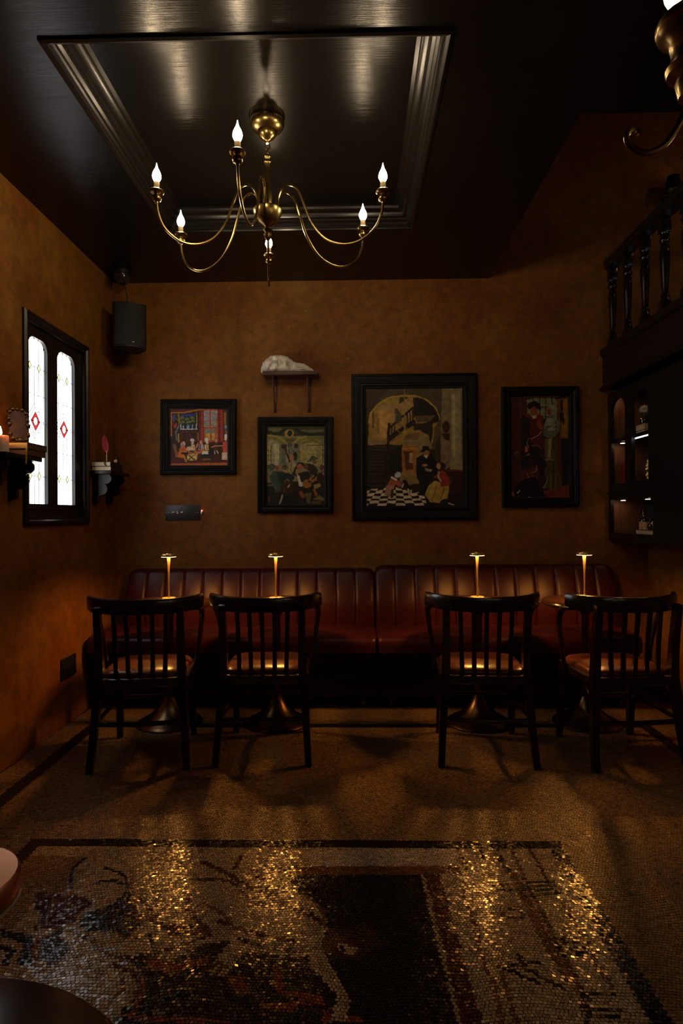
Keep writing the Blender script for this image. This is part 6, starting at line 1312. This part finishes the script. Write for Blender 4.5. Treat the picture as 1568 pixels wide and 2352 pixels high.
# shelf beside the corner: two books, quill, ink bottle
book(-1.728, -1.598, 4.115, 4.325, 1.55, 1.578, 'lower black book on the shelf by the corner', 'books on the corner shelf')
book(-1.730, -1.600, 4.112, 4.320, 1.578, 1.608, 'upper black book carrying the quill on the corner shelf', 'books on the corner shelf')
def quill():
    t = thing('quill_pen', 'red feather quill with a gold handle standing on the corner shelf books', 'quill', (-1.648, 4.17, 1.608))
    MB().lathe([(0.0001, 0), (0.007, 0.0), (0.006, 0.004), (0.003, 0.008), (0.0042, 0.02), (0.0032, 0.03), (0.0045, 0.042), (0.003, 0.055), (0.0036, 0.07), (0.002, 0.078)], 10).build('handle', 'gold', t)
    # feather: leaf-shaped vane, slightly cupped, on a shaft
    vs = []; n = 16
    for i in range(n+1):
        u = i/n; w = 0.0245*math.sin(math.pi*min(1, u*0.93+0.05))**0.6*(1-0.25*u); z = 0.074+0.115*u; cxx = -0.016*u-0.003*math.sin(3*u)
        jag = 0.0014*((-1)**i)
        for s, d in ((-1, 0.004), (-0.5, 0.001), (0, 0), (0.5, 0.001), (1, 0.004)): vs.append((cxx+s*(w+jag*(abs(s) == 1)), 0.001-d, z-abs(s)*0.006))
    for i in range(n+1):
        for k in range(5):
            x, y, z = vs[i*5+k]; vs.append((x, y+0.0012, z))
    o = (n+1)*5; fs = []
    for i in range(n):
        for k in range(4):
            a = i*5+k; fs.append((a, a+1, a+6, a+5)); fs.append((o+a+5, o+a+6, o+a+1, o+a))
        fs.append((i*5, i*5+5, o+i*5+5, o+i*5)); fs.append((i*5+4, o+i*5+4, o+i*5+9, i*5+9))
    fs.append((0, o, o+1, o+2, o+3, o+4, 4, 3, 2, 1)); e = n*5; fs.append((e, e+1, e+2, e+3, e+4, o+e+4, o+e+3, o+e+2, o+e+1, o+e))
    MB().add(vs, fs).build('feather', 'feather', t, sharp=60)
    MB().tube([(0, -0.001, 0.07), (-0.006, -0.001, 0.12), (-0.018, -0.001, 0.187)], 0.0013, 6, 4).build('shaft', 'feather', t)
quill()
def ink():
    t = thing('ink_bottle', 'small square ink bottle with black cap on the corner shelf books', 'bottle', (-1.612, 4.245, 1.608))
    b = MB().rbox(-0.017, 0.017, -0.017, 0.017, 0, 0.026, 0.003); b.build('bottle', 'glassdark', t)
    MB().rbox(-0.012, 0.012, -0.0180, -0.0165, 0.004, 0.022, 0.0004).build('label_panel', 'label', t)
    MB().lathe([(0.011, 0.026), (0.011, 0.042), (0.009, 0.044), (0.0001, 0.044)], 16).build('cap', 'plastic', t)
ink()
def bookmark(x, y, z, mt, label, pts, name):
    MBo = MB().tube(pts, [0.004]*len(pts), 4, 4, flat=(0.25, 1.3)); o = MBo.build(name, mt); tag(o, label, 'ribbon')
bookmark(0, 0, 0, 'ink', 'black ribbon tail hanging over the corner shelf books', [(-1.640, 4.118, 1.6095), (-1.638, 4.105, 1.608), (-1.636, 4.106, 1.590), (-1.626, 4.106, 1.578)], 'ribbon')
# shelf at the left edge: candle, two pale books, ornate frame
book(-1.722, -1.588, 3.035, 3.215, 1.55, 1.580, 'lower brown book on the shelf in front of the window', 'books on the window shelf', 'brownbook')
book(-1.725, -1.584, 3.030, 3.222, 1.580, 1.612, 'upper brown book carrying the ornate frame on the window shelf', 'books on the window shelf', 'brownbook')
bookmark(0, 0, 0, 'yellow', 'yellow ribbon hanging over the shelf edge at the left', [(-1.588, 3.027, 1.585), (-1.586, 3.022, 1.57), (-1.587, 3.022, 1.53), (-1.588, 3.022, 1.505)], 'ribbon')
def pillar():
    t = thing('pillar_candle', 'lit ivory pillar candle at the left edge on the window shelf', 'candle', (-1.672, 2.95, 1.55))
    MB().lathe([(0.0001, 0), (0.034, 0), (0.036, 0.004), (0.036, 0.078), (0.034, 0.084), (0.030, 0.083), (0.024, 0.076), (0.0001, 0.074)], 28).build('wax', 'wax', t)
    MB().tube([(0, 0, 0.074), (0.001, 0, 0.088)], 0.001, 6).build('wick', 'ink', t)
    MB().lathe([(0.0001, 0.084), (0.005, 0.090), (0.0065, 0.098), (0.005, 0.110), (0.002, 0.122), (0.0001, 0.130)], 12).build('flame', 'flame', t)
pillar()
def ornate(name, label, loc, rz, W, H, lean, mt, pic):
    t = thing(name, label, 'picture frame', loc, rz); T = TT(0, 0, 0.004, rx=-lean)
    f = MB(); n = 44
    for i in range(n):
        a = 2*math.pi*i/n; sx = math.copysign(abs(math.cos(a))**0.55, math.cos(a))*(W/2-0.012); sz = math.copysign(abs(math.sin(a))**0.55, math.sin(a))*(H/2-0.012)
        r = 0.0085+0.0035*math.sin(a*11)+(0.006 if i % 11 == 0 else 0)
        f.sphere((sx, 0, H/2+sz), r, r*0.7, r, 8, 6, T)
    f.build('frame', mt, t)
    MB().box(-W/2+0.014, W/2-0.014, -0.002, 0.003, 0.016, H-0.016, T).build('picture', pic, t)
    MB().tube([(0, 0.006+math.sin(lean)*H*0.7, H*0.65), (0, 0.05, 0.003)], 0.003, 6).build('easel_leg', mt, t)
ornate('ornate_frame', 'ornate dark bronze picture frame standing on the window shelf books', (-1.660, 3.10, 1.612), R(52), 0.115, 0.185, R(10), 'bronze', 'ticket')

# ------------------------------------------------------------------ built-in bookcase under the gallery
XC = 1.82
def bookcase():
    t = thing('bookcase', 'black built-in bookcase with arched openings under the gallery', 'bookcase', (XC, 4.0, BZ0))
    Y = lambda y: y-4.0
    Zz = lambda z: z-BZ0
    D = 0.275
    y0, y1 = BC0+0.005, YB-0.005
    nz0, nz1, dz0, dz1 = 1.112, 1.345, 1.455, 2.045
    nich = (3.895, 4.53); d1 = (4.285, 4.515); d2 = (3.950, 4.185)
    f = MB()
    # face frame
    f.box(0, 0.022, Y(y0), Y(y1), Zz(1.055), Zz(nz0)).box(0, 0.022, Y(y0), Y(nich[0]), Zz(nz0), Zz(nz1)).box(0, 0.022, Y(nich[1]), Y(y1), Zz(nz0), Zz(nz1))
    f.box(0, 0.022, Y(y0), Y(y1), Zz(nz1), Zz(dz0)).box(0, 0.022, Y(y0), Y(d2[0]), Zz(dz0), Zz(2.10)).box(0, 0.022, Y(d2[1]), Y(d1[0]), Zz(dz0), Zz(2.10)).box(0, 0.022, Y(d1[1]), Y(y1), Zz(dz0), Zz(2.10))
    for a, b in (d1, d2):
        k = 12; c, r = (a+b)/2, (b-a)/2
        arc = [(c+r*math.cos(math.pi*i/k), dz1-0.075+0.075*math.sin(math.pi*i/k)) for i in range(k+1)]
        pl = [(a, 2.10), (b, 2.10)]+arc; n = len(pl)
        for i in range(k):
            (ya, za), (yb, zb) = arc[i], arc[i+1]
            q = [(ya, za), (ya, 2.10), (yb, 2.10), (yb, zb)]
            vs = [(0, Y(p), Zz(s)) for p, s in q]+[(0.022, Y(p), Zz(s)) for p, s in q]
            f.add(vs, [(0, 1, 2, 3), (7, 6, 5, 4)]+[(i_, (i_+1) % 4+0, (i_+1) % 4+4, i_+4) for i_ in range(4)])
    f.build('face_frame', 'blackwood', t)
    MB().rbox(-0.012, 0.004, Y(y0), Y(y1), Zz(1.385), Zz(1.40), 0.003).build('bead_moulding', 'ctrim', t)
    MB().box(0.022, D, Y(y0), Y(y1), Zz(1.055), Zz(nz0)).build('niche_floor', 'blackwood', t)
    MB().box(0.022, D, Y(y0), Y(y1), Zz(nz1), Zz(dz0)).build('middle_board', 'blackwood', t)
    MB().box(0.022, D, Y(y0), Y(y1), Zz(2.085), Zz(2.105)).build('top_board', 'blackwood', t)
    MB().box(0.022, D-0.02, Y(3.93), Y(4.53), Zz(1.745), Zz(1.77)).build('shelf', 'blackwood', t)
    MB().box(D-0.02, D, Y(y0), Y(y1), Zz(nz0), Zz(2.085)).build('back_panel', 'caseback', t)
    for ya, yb in ((4.53, y1), (3.86, 3.893)):
        MB().box(0.0225, D-0.02, Y(ya), Y(yb), Zz(nz0), Zz(nz1)).build('side_panel', 'caseint', t); MB().box(0.0225, D-0.02, Y(ya), Y(yb), Zz(dz0), Zz(2.085)).build('side_panel', 'caseint', t)
    for y, z in ((4.45, nz1), (4.45, 1.745), (4.45, 2.085), (4.08, nz1), (4.06, 2.085)):
        p = MB().lathe([(0.0001, 0), (0.022, 0), (0.022, -0.006), (0.017, -0.006), (0.0001, -0.005)], 16, TT(0.055, Y(y), Zz(z)-0.0004)).build('downlight', 'plastic', t)
        MB().lathe([(0.0001, 0), (0.015, 0), (0.015, -0.0015), (0.0001, -0.0015)], 14, TT(0.055, Y(y), Zz(z)-0.0068)).build('lens', 'puck', p)
    s = MB().rbox(0.03, 0.036, Y(3.95), Y(4.20), Zz(1.738), Zz(1.7445), 0.001).build('light_strip', 'strip', t)
bookcase()
def case_items():
    sz, mz, nz = 1.77, 1.455, 1.112
    book(1.85, 1.99, 4.07, 4.24, sz, 1.786, 'thin pale book lowest under the white flower', 'books under the flower', 'brownbook', '+x')
    book(1.848, 1.98, 4.065, 4.235, 1.786, 1.822, 'thick cream book under the flower vase', 'books under the flower', 'paper', '+x')
    t = thing('flower_vase', 'white pompon flower in a small glass jar in the bookcase', 'vase', (1.905, 4.185, 1.822))
    MB().lathe([(0.0001, 0), (0.026, 0), (0.028, 0.004), (0.028, 0.045), (0.020, 0.052), (0.020, 0.06), (0.022, 0.062), (0.0001, 0.06)], 18).build('jar', 'glassdark', t)
    MB().tube([(0, 0, 0.05), (0.002, 0, 0.075), (0, 0, 0.09)], 0.003, 6).build('stem', 'feather_green', t)
    fl_ = MB(); random.seed(11)
    for i in range(220):
        ph = math.acos(1-1.75*(i+0.5)/220); th = i*2.39996
        d = Vector((math.sin(ph)*math.cos(th), math.sin(ph)*math.sin(th), math.cos(ph)*0.8)); s = d.cross(Vector((0, 0, 1))).normalized()*0.006; u = d*0.038*random.uniform(0.85, 1.1)
        c0 = Vector((0, 0, 0.108)); tip = c0+u; w_ = c0+u*0.55; up = d.cross(s).normalized()*0.002
        fl_.add([c0+d*0.008, w_+s, tip+up, w_-s, w_-up], [(0, 1, 2, 3), (0, 4, 1), (1, 4, 2), (2, 4, 3), (3, 4, 0)])
    fl_.build('blossom', 'petal', t, sharp=10)
    ornate('gilt_frame', 'small gilt picture frame leaning in the bookcase behind an arch', (1.915, 4.10, mz), R(-40), 0.09, 0.155, R(10), 'gold', 'ticket')
    t = thing('red_box', 'dark red box standing behind the arch next to the wall', 'box', (1.895, 4.43, mz))
    MB().rbox(-0.03, 0.03, -0.03, 0.03, 0, 0.125, 0.002).build('body', 'crimson', t); MB().rbox(-0.032, 0.032, -0.032, 0.032, 0.1255, 0.14, 0.002).build('lid', 'crimson', t)
    # niche
    book(1.85, 2.0, 3.97, 4.21, nz, 1.140, 'cream-edged book under the bottle in the lower niche', 'books in the niche', 'brownbook', '+x')
    t = thing('labelled_bottle', 'dark bottle with a tan paper label in the lower niche', 'bottle', (1.925, 4.25, 1.112))
    MB().lathe([(0.0001, 0), (0.026, 0), (0.028, 0.004), (0.028, 0.088), (0.024, 0.10), (0.012, 0.112), (0.010, 0.12), (0.010, 0.150), (0.012, 0.152), (0.012, 0.160), (0.0001, 0.161)], 20).build('glass', 'glassdark', t)
    # label wrapped round the front
    a0, a1, n = R(150), R(300), 14; vs = []
    for i in range(n+1):
        a = a0+(a1-a0)*i/n
        for r, z in ((0.0284, 0.012), (0.0284, 0.078), (0.0292, 0.078), (0.0292, 0.012)): vs.append((r*math.cos(a), r*math.sin(a), z))
    fs = [(i*4+k, i*4+(k+1) % 4, (i+1)*4+(k+1) % 4, (i+1)*4+k) for i in range(n) for k in range(4)]+[(0, 1, 2, 3), (n*4+3, n*4+2, n*4+1, n*4)]
    lb = MB().add(vs, fs).build('paper_label', 'label', t)
    pr = MB(); random.seed(5)
    for z, hw in ((0.070, 16), (0.063, 12), (0.054, 8), (0.044, 14), (0.036, 16), (0.029, 14), (0.022, 15)):
        m = 5; v2 = []
        for i in range(m+1):
            a = R(220-hw+2*hw*i/m)
            for r, dz in ((0.0291, -0.0013), (0.0291, 0.0013), (0.0295, 0.0013), (0.0295, -0.0013)): v2.append((r*math.cos(a), r*math.sin(a), z+dz))
        pr.add(v2, [(i*4+k, i*4+(k+1) % 4, (i+1)*4+(k+1) % 4, (i+1)*4+k) for i in range(m) for k in range(4)]+[(0, 1, 2, 3), (m*4+3, m*4+2, m*4+1, m*4)])
    pr.build('print', 'ink', lb)
    t = thing('round_jar', 'round black jar beside the labelled bottle', 'jar', (1.93, 4.15, 1.140))
    MB().lathe([(0.0001, 0), (0.02, 0), (0.026, 0.01), (0.027, 0.028), (0.02, 0.045), (0.01, 0.052), (0.01, 0.062), (0.0001, 0.062)], 18).build('body', 'glassdark', t); MB().lathe([(0.012, 0.062), (0.013, 0.072), (0.006, 0.08), (0.0001, 0.081)], 14).build('stopper', 'glassdark', t)
    t = thing('seal_stamp', 'seal stamp with a pale turned wooden handle in the lower niche', 'stamp', (1.868, 3.985, 1.140))
    MB().lathe([(0.0001, 0), (0.008, 0), (0.008, 0.012), (0.006, 0.014)], 14).build('die', 'brass', t)
    MB().lathe([(0.006, 0.013), (0.0075, 0.018), (0.006, 0.026), (0.010, 0.036), (0.0125, 0.045), (0.011, 0.054), (0.005, 0.059), (0.0001, 0.06)], 16).build('handle', 'wood', t)
M['feather_green'] = mat('green_stem', (0.03, 0.06, 0.02), 0.6)
case_items()

# ------------------------------------------------------------------ gallery above the bookcase
def gallery():
    dk = thing('gallery_deck', 'black gallery floor with moulded fascia above the bookcase', 'mezzanine', (1.785, VY+0.01, 2.125))
    MB().box(0.012, 1.81, 0, YB-VY-0.012, 0.006, 0.295).build('deck', 'blackwood', dk)
    pr = [(0.014, 0.0), (-0.028, 0.0), (-0.030, 0.014), (-0.018, 0.020), (-0.010, 0.034), (0.0, 0.045), (0.0, 0.24), (-0.012, 0.25), (-0.018, 0.27), (-0.018, 0.295), (0.014, 0.295)]
    L = YB-VY-0.012
    MB().prism(pr, L).build('fascia', 'ctrim', dk, sharp=25)
    b = thing('balustrade', 'black turned-wood balustrade along the gallery edge', 'balustrade', (1.84, VY+0.01, 2.42))
    pr = [(-0.035, 0.575), (-0.035, 0.60), (-0.044, 0.612), (-0.046, 0.632), (-0.036, 0.647), (0.036, 0.647), (0.046, 0.632), (0.044, 0.612), (0.035, 0.60), (0.035, 0.575)]
    MB().prism(pr, L-0.004).build('handrail', 'rail', b, sharp=25)
    lp = [(0.025, 0.07), (0.030, 0.078), (0.026, 0.09), (0.022, 0.10), (0.027, 0.106), (0.022, 0.114), (0.019, 0.13), (0.022, 0.20), (0.0275, 0.30), (0.0295, 0.36), (0.027, 0.385), (0.02, 0.395), (0.028, 0.402), (0.022, 0.410), (0.020, 0.418), (0.030, 0.432), (0.030, 0.445), (0.021, 0.458), (0.028, 0.466), (0.022, 0.474), (0.026, 0.485)]
    bm = MB().rbox(-0.03, 0.03, -0.03, 0.03, 0.0, 0.07, 0.003).lathe(lp, 18).rbox(-0.028, 0.028, -0.028, 0.028, 0.483, 0.578, 0.003)
    first = bm.build('baluster', 'rail', b)
    ys = [4.52, 4.272, 4.018, 3.763, 3.508, 3.253, 2.998, 2.743]
    for i, y in enumerate(ys):
        o = first if i == 0 else first.copy()
        if i: C.objects.link(o); o.parent = b
        o.location = (0, y-VY-0.01, 0)
    s = thing('wall_sconce', 'dark cone-shaded sconce on the upper wall at the right edge', 'lamp', (2.245, YB, 3.55))
    MB().lathe([(0.058, -0.045), (0.060, -0.045), (0.040, 0.055), (0.038, 0.055)], 24, TT(0, -0.11, 0), caps=False).build('shade', 'plastic', s)
    MB().tube([(0, -0.002, -0.06), (0, -0.06, -0.075), (0, -0.105, -0.06), (0, -0.11, -0.02)], 0.005, 8, 4).lathe([(0.03, 0), (0.03, 0.006), (0.0001, 0.008)], 16, TT(0, -0.001, -0.06, rx=R(90))).build('arm', 'brass', s)
    MB().lathe([(0.010, -0.02), (0.010, 0.01), (0.0001, 0.012)], 12, TT(0, -0.11, 0)).build('candle_sleeve', 'ivory', s)
    M['dimbulb'] = emit('dim_sconce_bulb', (1.0, 0.6, 0.28), 6.0)
    MB().lathe([(r*0.8, h*0.5+0.012) for r, h in BULBP], 12, TT(0, -0.11, 0)).build('bulb', 'dimbulb', s)
gallery()
def gallery_pendant():
    M['gallerybulb'] = emit('gallery_bulb', (1.0, 0.50, 0.18), 36.0)
    t = thing('gallery_pendant', 'small brass pendant lamp hanging above the gallery', 'lamp', (3.0, 3.35, ZU))
    MB().lathe([(0.0001, 0), (0.045, 0), (0.045, -0.012), (0.006, -0.03), (0.004, -0.04), (0.004, -0.76), (0.02, -0.78), (0.024, -0.82), (0.0001, -0.83)], 16).build('stem', 'brass', t)
    MB().sphere((0, 0, -0.865), 0.042, n=14, m=10).build('globe', 'gallerybulb', t, sharp=80)
gallery_pendant()
